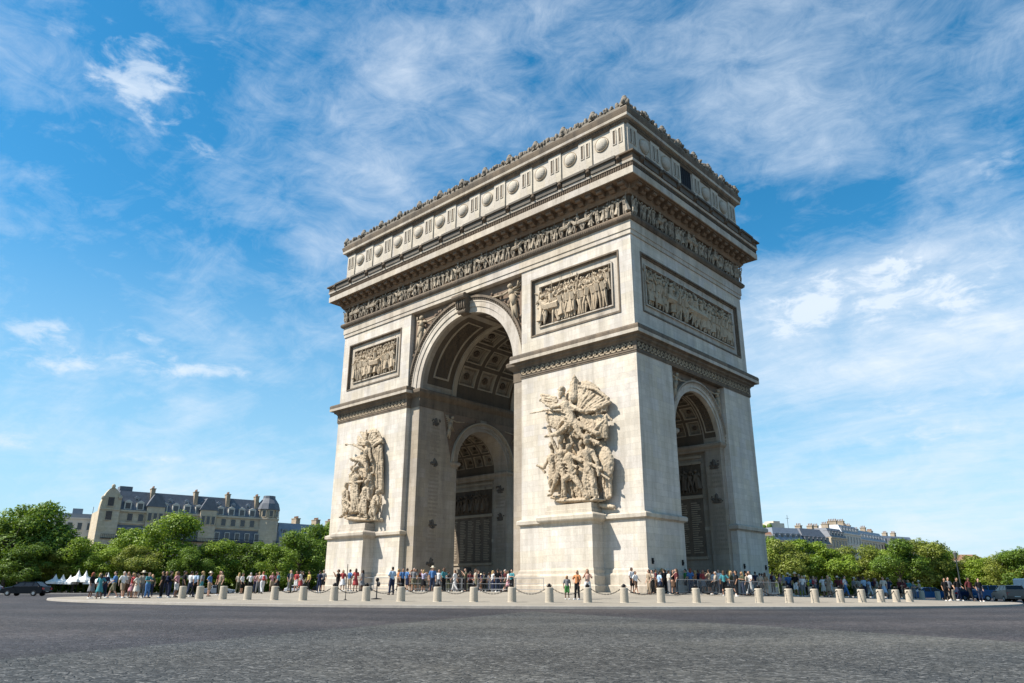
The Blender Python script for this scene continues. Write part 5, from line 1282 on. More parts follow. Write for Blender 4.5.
# ------------------------------------------------------------------ cars
M_GLASS = plain('car_glass', (.012, .014, .018), .15, 0, 0, 1, .35); M_TYRE = plain('tyre_rubber', (.015, .015, .015), .8); M_RIM = plain('alloy_rim', (.35, .36, .37), .35, .8)
M_LAMPR = plain('tail_lamp_red', (.35, .02, .02), .3); M_LAMPW = plain('headlamp_glass', (.6, .62, .62), .15, .2); M_PLATE = plain('number_plate', (.6, .6, .55), .5)
def car(kind, label, paint, loc, rz, L=4.4, Wd=1.8, H=1.46):
    t = thing('parked_car' if kind != 'van' else 'delivery_van', label, 'car' if kind != 'van' else 'van', loc, rz, 'vehicles on the roundabout')
    h = Wd/2
    if kind == 'van':
        L, H = 5.6, 2.4; lower = [(-2.8, .35), (2.75, .35), (2.8, .7), (2.7, 1.15), (2.1, 1.3), (1.6, 2.1), (1.3, 2.36), (-2.65, 2.4), (-2.8, 2.3)]
        glass = [(2.02, 1.34), (1.56, 2.06), (.75, 2.06), (.75, 1.34)]
    else:
        k = H/1.46
        rear = {'sedan': [(-2.2, .95*k), (-1.6, 1.02*k)], 'hatch': [(-2.1, 1.0*k), (-2.02, 1.05*k)], 'suv': [(-2.2, 1.05*k), (-2.16, 1.1*k)]}[kind]
        roofb = {'sedan': -.95, 'hatch': -1.5, 'suv': -1.85}[kind]
        lower = [(-2.18, .34), (-1.75, .26), (1.8, .26), (2.18, .34), (2.22, .6), (2.1, .78*k), (1.1, .98*k)]+[(.9, 1.0*k)]+rear[::-1]+[(-2.24, .6)]
        cab = [(1.05, .97*k), (.35, H-.03), (-.2, H), (roofb+.2, H-.03), (rear[1][0]+.12, .99*k)]
    sc_ = L/4.4 if kind != 'van' else 1
    lower = [(a*sc_, b) for a, b in lower]
    m = MB()
    def hull(poly, w0, w1, z0, z1):
        """side outline swept across with tumblehome"""
        vs = []; fs = []; n_ = len(poly)
        for s_, inset in ((-1, .10), (-1, 0), (1, 0), (1, .10)):
            for a, b in poly:
                w = w0+(w1-w0)*max(0, min(1, (b-z0)/(z1-z0)))
                vs.append((a*(1-(.03 if inset else 0)), s_*(w-(inset if inset else 0)*.0+(-.06 if inset else -.0)*-1*(0 if inset else 1)) if not inset else s_*w, (b-.0) if inset else b))
        # outer face slightly inset polygon for rounded edge
        vs = []
        for s_, ins in ((-1, 1), (-1, 0), (1, 0), (1, 1)):
            cx0 = sum(p[0] for p in poly)/n_; cz0 = sum(p[1] for p in poly)/n_
            for a, b in poly:
                w = w0+(w1-w0)*max(0, min(1, (b-z0)/(z1-z0)))
                if ins: vs.append((a+(cx0-a)*.035, s_*w, b+(cz0-b)*.09))
                else: vs.append((a, s_*(w-.09), b))
        for r_ in range(3):
            for i in range(n_): fs.append((r_*n_+i, r_*n_+(i+1) % n_, (r_+1)*n_+(i+1) % n_, (r_+1)*n_+i))
        fs += [tuple(range(n_-1, -1, -1)), tuple(range(3*n_, 4*n_))]
        return vs, fs
    if kind == 'van':
        m.add(*hull(lower, h+.05, h-.08, .3, 2.4)); m.build('body', paint, t)
        g = MB(); g.prism([(a, b) for a, b in glass], 'y', -h+.0, h-.0); g.build('side_windows', M_GLASS, t)
        g = MB(); g.add([(2.13, -h+.15, 1.33), (2.13, h-.15, 1.33), (1.66, h-.2, 2.08), (1.66, -h+.2, 2.08)], [(0, 1, 2, 3)]); g.build('windscreen', M_GLASS, t)
    else:
        m.add(*hull(lower, h, h-.02, .3, 1.0)); m.build('body', paint, t)
        cab = [(a*sc_, b) for a, b in cab]
        g = MB(); g.add(*hull(cab, h-.06, h-.26, .97, H)); g.build('windows', M_GLASS, t)
        r = MB(); top = [p for p in cab if p[1] > H-.06]; xa, xb = top[0][0], top[-1][0]
        r.add(*hull([(xa+.05, H-.05), (xa-.2, H+.012), (xb+.2, H+.012), (xb-.06, H-.05)], h-.2, h-.24, H-.1, H)); r.build('roof', paint, t)
        for q in (-1, 1):
            r = MB()
            for x in ((.0-.15)*sc_, (-1.05)*sc_ if kind != 'sedan' else -.9*sc_):
                r.add([(x-.05, q*(h-.045), .98), (x+.05, q*(h-.045), .98), (x+.03, q*(h-.235), H-.02), (x-.07, q*(h-.235), H-.02)], [(0, 1, 2, 3)])
            r.tube((cab[0][0], q*(h-.1), cab[0][1]), (cab[1][0], q*(h-.24), cab[1][1]+.02), .035, k=6); r.tube((cab[-1][0], q*(h-.1), cab[-1][1]), (cab[-2][0], q*(h-.24), cab[-2][1]+.02), .045, k=6)
            r.build('window_pillars', paint, t)
        for q in (-1, 1):
            r = MB(); r.ell((.85*sc_, q*(h+.08), 1.02), (.07, .11, .07), 8, 6); r.build('wing_mirror', paint, t, True)
    lx = L/2 if kind != 'van' else 2.8
    for q in (-1, 1):
        m = MB(); m.ell((lx-.1, q*(h-.32), .7), (.14, .2, .1), 10, 6); m.build('headlight', M_LAMPW, t, True)
        m = MB(); m.box(-lx-.02, -lx+.16, *sorted((q*(h-.34), q*(h-.05))), .72, .92 if kind != 'van' else 1.2); m.build('tail_light', M_LAMPR, t)
    m = MB(); m.box(-lx-.035, -lx+.05, -.26, .26, .5, .61); m.build('number_plate', M_PLATE, t)
    for wx in (lx*.62, -lx*.6):
        for q in (-1, 1):
            m = MB(); m.tube((wx, q*(h-.2), .32), (wx, q*(h+.01), .32), .32, .31, 18); w_ = m.build('tyre', M_TYRE, t)
            m = MB(); m.tube((wx, q*(h-.1), .32), (wx, q*(h+.022), .32), .2, .17, 10); m.build('rim', M_RIM, w_)
    return t
P_BLACK = plain('paint_black', (.004, .005, .008), .22, 0, 0, 1, .14, .04); P_BLUE = plain('paint_blue', (.015, .08, .2), .22, 0, 0, 1, .14, .04); P_WHITE = plain('paint_white', (.65, .66, .66), .22, 0, 0, 1, .14, .04)
P_TAUPE = plain('paint_taupe', (.16, .13, .11), .22, 0, 0, 1, .14, .04); P_NAVY = plain('paint_navy', (.01, .02, .05), .22, 0, 0, 1, .14, .04); P_GREY = plain('paint_grey', (.22, .24, .26), .22, 0, 0, 1, .14, .04)
car('hatch', 'long black car driving at the far left edge of the roundabout', P_BLACK, (-47.6, -34.2, -.05), radians(43+180), 4.9, 1.9, 1.55)
car('hatch', 'pale blue-grey car cut off by the left edge of the photo', P_GREY, (-51.8, -37.6, -.05), radians(35+180), 4.2, 1.8, 1.45)
car('sedan', 'navy saloon partly hidden behind people right of the last bollards', P_BLUE, (28.6, 40.4, -.05), radians(40), 4.6)
car('hatch', 'dark blue hatchback behind the people in black', P_NAVY, (33.0, 40.2, -.05), radians(42), 4.2)
car('suv', 'mid blue tall car beside the brown one at right', P_BLUE, (36.0, 38.3, -.05), radians(30), 4.4, 1.85, 1.65)
car('suv', 'taupe estate car seen from behind with red tail lights, rightmost', P_TAUPE, (38.7, 29.2, -.05), radians(118), 4.5, 1.85, 1.6)
car('van', 'white delivery van at the right edge of the photo behind the cars', P_WHITE, (39.6, 41.5, -.05), radians(60))
car('hatch', 'white compact car behind the left bollards under the trees', P_WHITE, (-55.4, 6.5, -.05), radians(48), 4.2, 1.8, 1.5)
car('suv', 'black tall car beside the white compact behind the left bollards', P_BLACK, (-52.2, 9.9, -.05), radians(48), 4.4, 1.85, 1.7)
car('sedan', 'dark grey saloon under the left trees beyond the crowd', P_GREY, (-63.0, -3.0, -.05), radians(50), 4.5)

# terrace canopies at far left: white pointed parasols on poles
M_CANVAS = plain('white_canvas', (.72, .72, .70), .8, 0, .05)
m = MB(); prof = []
k = 4
vs = [(1.35*cos(pi/4+pi/2*i), 1.35*sin(pi/4+pi/2*i), 1.75) for i in range(4)]+[(1.35*cos(pi/4+pi/2*i), 1.35*sin(pi/4+pi/2*i), 2.15) for i in range(4)]+[(.35*cos(pi/4+pi/2*i), .35*sin(pi/4+pi/2*i), 2.75) for i in range(4)]+[(0, 0, 3.7)]
fs = [(i, (i+1) % 4, 4+(i+1) % 4, 4+i) for i in range(4)]+[(4+i, 4+(i+1) % 4, 8+(i+1) % 4, 8+i) for i in range(4)]+[(8+i, 8+(i+1) % 4, 12) for i in range(4)]
m.add(vs, fs); can_me = m.mesh('canopy', M_CANVAS)
m = MB(); m.tube((0, 0, 0), (0, 0, 2.6), .05); m.box(-.35, .35, -.35, .35, 0, .1); pole_me = m.mesh('pole', M_IRON)
for i in range(8):
    f_ = i/7; x, y = -89.0+f_*6.3, -19.0+f_*6.0
    t = thing('parasol', 'white pointed parasol by the left trees, %s from the left' % ordinal(i), 'parasol', (x, y, .1), .4+.1*(i % 3), 'white parasols under the trees')
    t.scale = (1, 1, (.82, .8, .78, 1.0, .98, .8, .85, .9)[i]); link(can_me, 'canopy', t); link(pole_me, 'pole', t)
# street lamp at right
t = thing('street_lamp', 'tall grey street lamp with a lantern head before the right trees', 'street lamp', (29.5, 52.0, -.05))
m = MB(); m.lathe([(.0, 0), (.2, 0), (.18, .3), (.09, .8), (.07, 5.2), (.0, 5.25)], 10); m.build('pole', plain('lamp_grey', (.04, .05, .05), .5, .2), t)
m = MB(); m.lathe([(.0, 5.2), (.12, 5.25), (.26, 5.8), (.28, 5.85), (.12, 6.05), (.0, 6.15)], 8); m.build('lantern', plain('lamp_glass', (.12, .13, .12), .2), t)
# ------------------------------------------------------------------ trees
def leafmat(name, c0, c1, c2):
    m, nn, b, t = newmat(name); t.nodes.remove(b)
    tcn = nn('TexCoord'); oi = nn('ObjectInfo'); gi = nn('NewGeometry')
    ns = nn('TexNoise', {'Vector': gi.outputs['Position'], 'Scale': .45, 'Detail': 3.0}).outputs[0]
    rp = nn('MapRange', {'Value': gi.outputs['Random Per Island'], 'To Min': -.35, 'To Max': .35}).outputs[0]
    f = nn('Math', {0: ns, 1: rp}, operation='ADD').outputs[0]
    f2 = nn('Math', {0: f, 1: nn('Math', {0: oi.outputs['Random'], 1: .25}, operation='MULTIPLY').outputs[0]}, operation='ADD').outputs[0]
    c = ramp(nn, f2, [(.25, c0), (.6, c1), (1.0, c2)])
    df = nn('BsdfDiffuse', {'Color': c}); tr = nn('BsdfTranslucent', {'Color': nn('MixRGB', {'Fac': .5, 'Color1': c, 'Color2': (.14, .2, .01, 1)}).outputs[0]})
    gl = nn('BsdfGlossy', {'Color': (.5, .5, .5, 1), 'Roughness': .5})
    mx_ = nn('MixShader', {0: .38, 1: df.outputs[0], 2: tr.outputs[0]}); mx2 = nn('MixShader', {0: .05, 1: mx_.outputs[0], 2: gl.outputs[0]})
    o = [q for q in t.nodes if q.type == 'OUTPUT_MATERIAL'][0]; t.links.new(mx2.outputs[0], o.inputs['Surface'])
    return m
LEAF = [leafmat('foliage_bright', (.10, .17, .014), (.19, .29, .024), (.30, .40, .04)), leafmat('foliage_deep', (.06, .12, .012), (.12, .20, .02), (.18, .28, .03)), leafmat('foliage_olive', (.12, .155, .022), (.20, .24, .035), (.31, .34, .055))]
M_BARK = plain('tree_bark', (.07, .055, .042), .9, 0, .3, 8.0)
def crown_mesh(seed, n_lobes, n_leaf, mat, size=.5):
    """unit crown: radius 1 wide, z from 0 to 2, leaves clustered on many lobes"""
    rnd = random.Random(seed); lobes = []
    for i in range(n_lobes):
        a = rnd.uniform(0, 2*pi); zz_ = rnd.uniform(.2, 1.75); rr = (1-abs(zz_-.85)/1.5)*rnd.uniform(.4, .95)
        lobes.append((Vector((rr*cos(a), rr*sin(a), zz_)), rnd.uniform(.17, .40)))
    lobes.append((Vector((0, 0, .95)), .5))
    vs = []; fs = []
    tot = sum(l[1]**2 for l in lobes)
    for c, r in lobes:
        for _ in range(int(n_leaf*r*r/tot)):
            d = Vector((rnd.gauss(0, 1), rnd.gauss(0, 1), rnd.gauss(.25, 1))).normalized(); q = r*rnd.uniform(.72, 1.1)*(1+.18*sin(9*d.x+7*d.z+seed)); p = c+Vector((d.x*q, d.y*q, d.z*q*.85))
            nrm = (d+Vector((rnd.gauss(0, .5), rnd.gauss(0, .5), rnd.gauss(.2, .5)))).normalized(); a = nrm.orthogonal().normalized(); a.rotate(Matrix.Rotation(rnd.uniform(0, 2*pi), 3, nrm)); b = nrm.cross(a)
            s_ = size*rnd.uniform(.5, 1.2)*.1; k = len(vs)
            vs += [p+a*s_, p+b*s_*.7+a*s_*.2, p-a*s_*.9+nrm*s_*.3, p-b*s_*.7]; fs.append((k, k+1, k+2, k+3))
    me = bpy.data.meshes.new('crown'); me.from_pydata([tuple(v) for v in vs], [], fs); me.materials.append(mat); me.update(); return me
CROWNS = [crown_mesh(i, 17+2*i, 15000, LEAF[0], .36) for i in range(5)]
def trunk_mesh(seed, H):
    rnd = random.Random(seed); m = MB(); m.tube((0, 0, -.1), (.02, 0, .5), .045, .03, 9); m.tube((.02, 0, .5), (0, .02, 1.0), .03, .022, 8)
    for i in range(7): a = i*2.4+rnd.random(); z = .55+.07*i; m.tube((0, 0, z), (.35*cos(a), .35*sin(a), z+.5), .02, .007, 6)
    return m.mesh('trunk', M_BARK)
TR = [trunk_mesh(i, 1) for i in range(2)]
KIND = [('bright green', LEAF[0]), ('deep green', LEAF[1]), ('olive green', LEAF[2])]
tcount = {}
def tree(x, y, top, w, kind, side, back=False):
    rnd = random.Random(int(x*31+y*17)); H = top-.05; base = max(1.7, H*.2) if not back else .2
    key = (side, back); k = tcount.get(key, 0); tcount[key] = k+1
    kn, mt = KIND[kind]
    lab = '%s tree, %s, %s from left in the %s row' % (kn, 'tall' if H > 12.5 else ('middling' if H > 8.5 else 'low'), ordinal(k), ('far ' if back else '')+side)
    t = thing('leafy_tree', lab, 'tree', (x, y, .1), rnd.uniform(0, 6.28), 'trees around the '+side+' of the roundabout')
    c = link(rnd.choice(CROWNS), 'crown', t, (0, 0, base)); c.scale = (w*.56*1.12, w*.56*1.12, (H-base)/2.02); slot(c, mt)
    c.rotation_euler = (0, 0, rnd.uniform(0, 6.28))
    tr = link(rnd.choice(TR), 'trunk', t); tr.scale = (H*.62, H*.62, H*.56)
TREES_L = [(-101.0,-21.1,16.4,12.5),(-97.4,-24.3,13.5,11.0),(-93.3,-14.8,9.4,8.0),(-92.5,-22.6,7.8,7.0),(-103.4,-3.9,13.3,10.0),(-88.1,-1.4,14.4,11.0),(-85.2,-7.3,8.7,7.0),(-79.4,-0.5,7.8,6.5),(-82.4,5.3,9.4,8.0),(-82.9,12.1,10.0,8.5),(-74.9,13.7,8.8,7.0),(-77.4,20.0,11.5,9.0),(-81.7,27.5,15.0,9.0),(-84.1,32.5,14.4,9.0),(-93.8,-18.1,6.9,6.0),(-90.8,-11.0,7.7,7.0)]
TREES_R = [(-13.7,90.2,11.7,8.0),(-10.3,90.5,10.8,8.5),(-8.6,99.2,11.2,10.0),(-3.5,99.7,10.2,8.5),(-2.1,109.6,10.4,9.5),(0.0,117.2,10.6,8.5),(7.6,104.1,10.8,9.0),(10.9,110.1,11.1,9.5),(13.1,117.8,10.0,8.0),(16.7,118.3,8.9,8.0),(20.3,115.9,7.9,7.5),(24.3,110.9,7.7,8.0),(27.6,108.2,8.7,8.0)]
kinds_l = [1, 1, 0, 1, 0, 0, 2, 1, 0, 1, 0, 1, 1, 0, 2, 0]
for (x, y, h_, w), kd in zip(TREES_L, kinds_l): tree(x, y, h_, w, kd, 'left')
kinds_r = [0, 2, 0, 0, 2, 0, 1, 2, 0, 2, 0, 2, 1]
for (x, y, h_, w), kd in zip(TREES_R, kinds_r): tree(x, y, h_, w, kd, 'right')
# second rows behind, closing the view under the crowns
rnd = random.Random(77)
for i in range(13): tree(-120+i*2.2+rnd.uniform(-2, 2), -34+i*7.0, rnd.uniform(6.5, 8.5), 9, 1, 'left', True)
for i in range(13): tree(-22+i*6.0, 128+rnd.uniform(-4, 4)-i*.6, rnd.uniform(7, 8.5)-(.12*i), 8.5, (1, 2)[i % 2], 'right', True)
# twig end reaching into the frame at far right
# hedge along the pavement
def hedge(name, label, pts, h_, wdt, seed):
    rnd = random.Random(seed); vs = []; fs = []
    for (x0, y0), (x1, y1) in zip(pts[:-1], pts[1:]):
        D = hypot(x1-x0, y1-y0)
        for _ in range(int(D*150)):
            t = rnd.random(); z = rnd.uniform(.05, h_)*(1 if rnd.random() < .7 else .98); e = rnd.uniform(-wdt, wdt)
            p = Vector((x0+(x1-x0)*t+e, y0+(y1-y0)*t+e*.5, .1+z+.12*sin(t*D*1.3))); nrm = Vector((rnd.gauss(0, 1), rnd.gauss(0, 1), rnd.gauss(.4, 1))).normalized(); a = nrm.orthogonal(); b = nrm.cross(a); s_ = rnd.uniform(.12, .3); k = len(vs)
            vs += [p+a*s_, p+b*s_, p-a*s_, p-b*s_]; fs.append((k, k+1, k+2, k+3))
    me = bpy.data.meshes.new(name); me.from_pydata([tuple(v) for v in vs], [], fs); me.materials.append(LEAF[1]); o = link(me, name); tag(o, label, 'hedge')
hedge('hedge', 'dark clipped hedge behind the cars under the left trees', [(-108, -34), (-100, -14), (-93, 2), (-88, 16), (-86, 36)], 2.6, 1.0, 1)
hedge('hedge', 'dark clipped hedge under the right trees beyond the crowd', [(-18, 104), (-4, 108), (12, 120), (30, 116), (44, 108)], 2.4, 1.0, 2)

# ------------------------------------------------------------------ buildings
M_BST = stone('haussmann_stone', (.60, .52, .39), (.52, .45, .34), grime=(.2, .17, .13), amt=.4, bw=1.2, bh=.5); M_SLATE = plain('slate_roof', (.11, .12, .14), .55, 0, .2, 1.2); M_ZINC = plain('zinc_roof', (.21, .235, .27), .45, .2, .1, .8)
M_BWHITE = plain('white_render', (.52, .50, .45), .8, 0, .08, .8); M_PANE = plain('window_pane', (.025, .03, .038), .15, 0, .1, 1, .6); M_BRICK = stone('chimney_brick', (.42, .35, .26), (.34, .28, .2), brick=True, bw=.6, bh=.2); M_TERRA = plain('terracotta', (.24, .13, .085), .8); M_CREAM = plain('cream_render', (.50, .44, .35), .8, 0, .1, .6)
def bpart(m, name, mat, t): return m.build(name, mat, t)
_wc = {}
def win_meshes(w, h_, frame):
    key = (round(w, 2), round(h_, 2), frame.name)
    if key not in _wc:
        m = MB(); m.box(-w/2-.12, -w/2, -.1, .1, 0, h_+.1); m.box(w/2, w/2+.12, -.1, .1, 0, h_+.1); m.box(-w/2, w/2, -.1, .1, h_, h_+.14); m.box(-w/2-.18, w/2+.18, -.22, .1, -.14, 0)
        p = MB(); p.box(-w/2, w/2, -.02, .1, 0, h_)
        for x in (0,): p.box(x-.03, x+.03, -.04, 0, 0, h_)
        _wc[key] = (m.mesh('window', frame), p.mesh('pane', M_PANE))
    return _wc[key]
def windows(t, x0, x1, n_, z, w, h_, frame=None, y=0):
    f, p = win_meshes(w, h_, frame or M_BST)
    for i in range(n_):
        o = link(f, 'window', t, (x0+(x1-x0)*(i+.5)/n_, y, z)); link(p, 'pane', o)
def dormers(t, x0, x1, n_, z, y, w=1.5, h_=1.9, frame=None, pedi=True):
    m = MB(); m.box(-w/2-.15, w/2+.15, 0, 2.2, 0, h_+.15)
    m.prism([(-w/2-.3, h_+.15), (w/2+.3, h_+.15), (0, h_+.75 if pedi else h_+.3)], 'y', -.12, 2.2)
    me = m.mesh('dormer', frame or M_BWHITE); p = MB(); p.box(-w/2+.12, w/2-.12, -.03, .1, .25, h_-.1); pm = p.mesh('pane', M_PANE)
    for i in range(n_): o = link(me, 'dormer', t, (x0+(x1-x0)*(i+.5)/n_, y, z)); link(pm, 'pane', o)
def mansard(t, x0, x1, d, z, h_, setb, mat, name='roof', y=0):
    m = MB(); vs = [(x0, y, z), (x1, y, z), (x1, y+d, z), (x0, y+d, z), (x0+setb*.6, y+setb, z+h_), (x1-setb*.6, y+setb, z+h_), (x1-setb*.6, y+d-setb, z+h_), (x0+setb*.6, y+d-setb, z+h_)]
    m.add(vs, [(0, 1, 5, 4), (1, 2, 6, 5), (2, 3, 7, 6), (3, 0, 4, 7), (4, 5, 6, 7), (3, 2, 1, 0)]); return m.build(name, mat, t)
def chimney(t, x, y, z, w, d, h_):
    m = MB(); m.box(x-w/2, x+w/2, y, y+d, z, z+h_); m.box(x-w/2-.12, x+w/2+.12, y-.12, y+d+.12, z+h_, z+h_+.22); o = m.build('chimney', M_BRICK, t)
    m = MB()
    for i in range(max(2, int(d/.55))): m.tube((x, y+.3+i*.55, z+h_+.2), (x, y+.3+i*.55, z+h_+.85), .16, .13, 7)
    m.build('chimney_pots', M_TERRA, o)
def bld(name, label, p0, p1, cat='building'):
    rz = atan2(p1[1]-p0[1], p1[0]-p0[0]); L = hypot(p1[0]-p0[0], p1[1]-p0[1])
    t = thing(name, label, cat, (p0[0], p0[1], .1), rz); return t, L
# grand block, left
t, L = bld('mansion_block', 'long stone block with slate mansard, dormers, chimneys and carved gable behind the left trees', (-160.3, 9.8), (-151.2, 56.6))
D = 14
m = MB(); m.box(0, L, 0, D, 0, 20.6); m.box(-.05, L+.05, -.35, .2, 17.3, 17.75); m.box(-.05, L+.05, -.45, .1, 20.4, 20.9); m.box(0, L, -.3, .2, 13.2, 13.6); m.box(0, L, -.3, .2, 9.0, 9.35)
bpart(m, 'wall', M_BST, t)
windows(t, 6, L-6, 13, 18.1, 1.3, 1.9); windows(t, 2, L-2, 15, 10.0, 1.3, 2.4); windows(t, 2, L-2, 15, 6.0, 1.3, 2.4)
m = MB(); m.add([(2, -.6, 13.6), (L+1, -.6, 13.6), (L+1, 0.05, 17.3), (2, .05, 17.3)], [(0, 1, 2, 3)]); m.box(2, L+1, -.6, .1, 13.5, 13.62)
bpart(m, 'lower_slate_storey', M_SLATE, t)
f, p = win_meshes(1.2, 2.0, M_BWHITE)
for i in range(15): o = link(f, 'window', t, (3.5+(L-5)*(i+.5)/15, -.62, 14.1)); link(p, 'pane', o)
m = MB(); m.box(1, L+1, -1.3, -.5, 13.2, 13.4); m.box(1, L+1, -1.3, -1.24, 14.3, 14.38)
for i in range(110): x = 1+L*i/110; m.box(x, x+.06, -1.29, -1.25, 13.4, 14.3)
bpart(m, 'balcony', M_IRON, t)
r = mansard(t, 3, L-4, D, 20.9, 5.3, 2.4, M_SLATE)
dormers(t, 5, L-6, 12, 21.0, .1, 1.5, 1.9); dormers(t, 6.5, L-6.5, 8, 23.3, 1.3, .9, .9, M_ZINC)
for x in (12.5, 24.0, 33.0, 41.5): chimney(t, x, 1.2, 21.5, 1.05, 2.2, 5.6)
# carved gable at the left end
m = MB(); m.prism([(-.3, 0), (4.6, 0), (4.6, 23.4), (3.9, 25.2), (2.9, 26.2), (2.1, 26.7), (1.3, 26.0), (.6, 24.9), (-.1, 22.8), (-.3, 21.0)], 'y', -.9, 2.2)
g_ = bpart(m, 'carved_gable', M_BST, t)
m = MB(); m.box(-.1, 4.4, -1.15, -.85, 20.6, 21.0); m.ell((2.1, -1.0, 26.8), (.5, .4, .6), 8, 6); m.ell((4.2, -1.0, 24.0), (.5, .4, .6), 8, 6); m.ell((.1, -1.0, 23.6), (.5, .4, .6), 8, 6); m.build('gable_ornament', M_BST, g_)
for z in (18, 21.6): o = link(win_meshes(1.5, 2.3, M_BST)[0], 'window', t, (2.1, -.95, z)); link(win_meshes(1.5, 2.3, M_BST)[1], 'pane', o)
m = MB(); m.box(4.4, 7.6, 4, 8, 26.0, 27.6); bpart(m, 'roof_house', M_SLATE, t)
# stone bays breaking the roof line
for x in (13.5, 27.5):
    m = MB(); m.prism([(x-2.2, 13.5), (x+2.2, 13.5), (x+2.2, 22.2), (x+1.2, 23.6), (x-1.2, 23.6), (x-2.2, 22.2)], 'y', -.9, 3); b_ = bpart(m, 'stone_bay', M_BST, t)
    for q in (-1, 0, 1):
        o = link(win_meshes(.9, 2.2, M_BST)[0], 'window', t, (x+q*1.4, -.95, 18.2)); link(win_meshes(.9, 2.2, M_BST)[1], 'pane', o)
    m = MB(); m.prism([(x-2.6, 22.1), (x+2.6, 22.1), (x+.9, 25.4), (x-.9, 25.4)], 'y', -1.1, 3.4); bpart(m, 'bay_roof', M_SLATE, t)
# corner turret at the right end
m = MB(); m.lathe([(0, 12), (3.4, 12), (3.4, 20.4), (3.6, 20.5), (3.6, 20.9), (3.1, 21.0), (3.1, 23.2), (3.4, 23.3)], 10, (L-2.5, 1.6, 0)); bpart(m, 'turret', M_BST, t)
m = MB(); m.lathe([(3.5, 23.3), (3.6, 23.5), (3.1, 25.2), (1.9, 26.8), (1.8, 27.6), (.0, 27.8)], 10, (L-2.5, 1.6, 0)); bpart(m, 'turret_roof', M_SLATE, t)
for q in range(5):
    a = -pi/2+(q-2)*.63; o = link(win_meshes(1.0, 1.8, M_BST)[0], 'window', t, (L-2.5+3.2*cos(a), 1.6+3.2*sin(a), 21.3)); o.rotation_euler = (0, 0, a+pi/2); link(win_meshes(1.0, 1.8, M_BST)[1], 'pane', o)
# lower wing right of it
t, L = bld('apartment_building', 'lower zinc roofed wing with dark windows right of the turret on the left', (-151.2, 57.2), (-149.8, 82.0))
m = MB(); m.box(0, L, 0, 12, 0, 15.8); bpart(m, 'wall', M_BST, t); mansard(t, 0, L, 12, 15.8, 4.2, 1.5, M_ZINC); dormers(t, 1, L-1, 8, 16.2, .3, 1.4, 1.7, M_ZINC, False); windows(t, 1, L-1, 8, 12.4, 1.2, 2.1)
for x in (8, 15, 20): chimney(t, x, 3, 18.5, 1.4, 3, 3.2)
# white building left
t, L = bld('apartment_building', 'plain white building with small dark windows left of the carved gable', (-178.5, 4.5), (-173.5, 19))
m = MB(); m.box(0, L, 0, 10, 0, 19.4); m.box(-.2, L+.2, -.25, .2, 19.1, 19.5); bpart(m, 'wall', M_BWHITE, t); windows(t, .5, L-.5, 6, 16.2, 1.1, 1.9, M_BWHITE); windows(t, .5, L-.5, 6, 12.4, 1.1, 2.1, M_BWHITE)
m = MB(); m.box(0, L, .5, 9, 19.5, 20.6); bpart(m, 'roof', M_ZINC, t)
m = MB(); m.box(4, 6.5, 3, 5, 20.6, 22.2); m.tube((9, 4, 20.6), (9, 4, 23), .08); bpart(m, 'roof_vents', M_ZINC, t)
# right row
def block(name, label, p0, p1, h_, roofh, wall, roofm, nf, cols, setb=1.6, chim=(), dm=True, D=12):
    t, L = bld(name, label, p0, p1); m = MB(); m.box(0, L, 0, D, 0, h_); m.box(-.1, L+.1, -.3, .1, h_-.3, h_+.05); m.box(0, L, -.25, .1, h_-3.6, h_-3.35); bpart(m, 'wall', wall, t)
    if roofh > .1: mansard(t, 0, L, D, h_+.05, roofh, setb, roofm)
    for i in range(nf): windows(t, .4, L-.4, cols, h_-3.0-3.3*i, 1.2, 2.1, wall)
    if dm and roofh > 2: dormers(t, .4, L-.4, cols, h_+.3, .35, 1.2, 1.5, roofm, False)
    for x in chim: chimney(t, x, 2.5+(x*7 % 3), h_+roofh*.4, 1.0, 1.8+(x*3 % 2), roofh*.6+.6+(x*5 % 1.1))
    return t, L
t, L = block('apartment_building', 'small pale brown topped building just right of the arch', (-41.5, 143.6), (-37.2, 147.6), 16.2, .8, M_CREAM, M_TERRA, 2, 2, .4, (), False)
t, L = block('apartment_building', 'zinc roofed building with boxy cream roof houses right of the arch', (-37.0, 148.0), (-32.4, 158.0), 14.8, 3.6, M_BST, M_ZINC, 2, 5, 1.4)
m = MB(); m.box(2.6, 8.0, 4, 9, 18, 20.0); m.box(4.2, 6.6, 4.2, 8, 20, 20.6); bpart(m, 'roof_house', M_CREAM, t)
m = MB(); m.ell((1.0, 5, 18.8), (.9, 1, .7), 8, 5); m.ell((2.4, 4, 19.0), (.7, .9, .8), 8, 5); bpart(m, 'roof_shrubs', LEAF[1], t)
m = MB(); m.tube((-1.2, 4, 18), (-1.2, 4, 22), .07); m.tube((9.4, 4, 18), (9.4, 4, 22.5), .06); m.tube((8.8, 4, 21.5), (10, 4, 21.5), .04); bpart(m, 'roof_aerials', M_IRON, t)
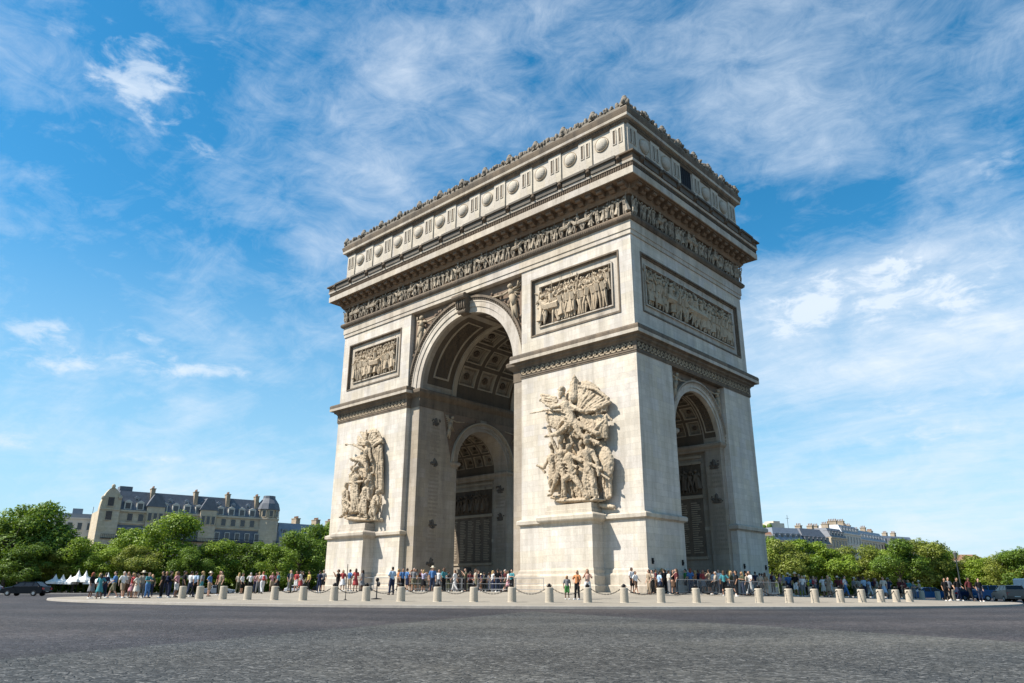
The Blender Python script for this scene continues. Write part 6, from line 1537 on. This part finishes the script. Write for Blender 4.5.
t, L = block('apartment_building', 'dark slate mansard block sloping down right of the zinc roof', (-32.2, 158.4), (-29.4, 171.5), 14.3, 4.4, M_BST, M_SLATE, 2, 6, 2.6, (4, 10))
t, L = block('apartment_building', 'ornate stone block with dark windows between the slate and white blocks', (-30.6, 174.5), (-29.8, 186), 16.8, 2.8, M_BST, M_SLATE, 2, 5, 1.6, (2, 8.8))
t, L = block('apartment_building', 'tall white walled block rising above its neighbours at right', (-31.5, 187.5), (-31, 203), 18.8, 2.6, M_BWHITE, M_ZINC, 3, 6, 1.4, (3, 9, 13))
t, L = block('apartment_building', 'jumble roofed cream block with many chimneys, further along the right row', (-33.5, 206), (-33.2, 236), 18.0, 3.2, M_CREAM, M_ZINC, 2, 10, 1.6, (3, 8, 13, 18, 24, 28))
t, L = block('apartment_building', 'farthest grey roofed block of the right row', (-38, 238), (-30, 262), 18.2, 3.0, M_BST, M_ZINC, 2, 8, 1.6, (4, 12, 20))
t, L = block('apartment_building', 'flat roofed cream block with dark rooftop plant showing over the right trees', (-29.5, 231), (-24, 236.5), 16.4, 1.2, M_CREAM, M_ZINC, 2, 3, .3, (), False)
m = MB(); m.box(.8, 3.0, 2, 5, 17.6, 19.6); m.box(4.0, 6.4, 2, 5, 17.6, 19.2); bpart(m, 'roof_plant', M_SLATE, t)
t, L = block('apartment_building', 'low brownish tile roofed building glimpsed above the far right trees', (-11, 206), (1.5, 217), 10.3, 2.0, M_CREAM, M_TERRA, 1, 6, 3.0, (), False)
t, L = block('apartment_building', 'small white gabled building peeping through the rightmost trees', (14.6, 159.5), (17.4, 162), 5.4, 2.2, M_BWHITE, M_BWHITE, 1, 1, 1.5, (), False, 5)
# closing facades behind trees so no empty horizon shows
def backrow(label, p0, p1, h_): block('apartment_building', label, p0, p1, h_, 1.4, M_BST, M_ZINC, 2, 12, 1, (), False)
backrow('low stone block hidden behind the trees left of the white building', (-190, -60), (-178, 6), 13.0)
backrow('low stone block behind the trees between the left wing and the arch', (-149, 86), (-120, 130), 11.0)
backrow('long low stone block behind the rightmost trees', (3, 214), (70, 205), 9.4)
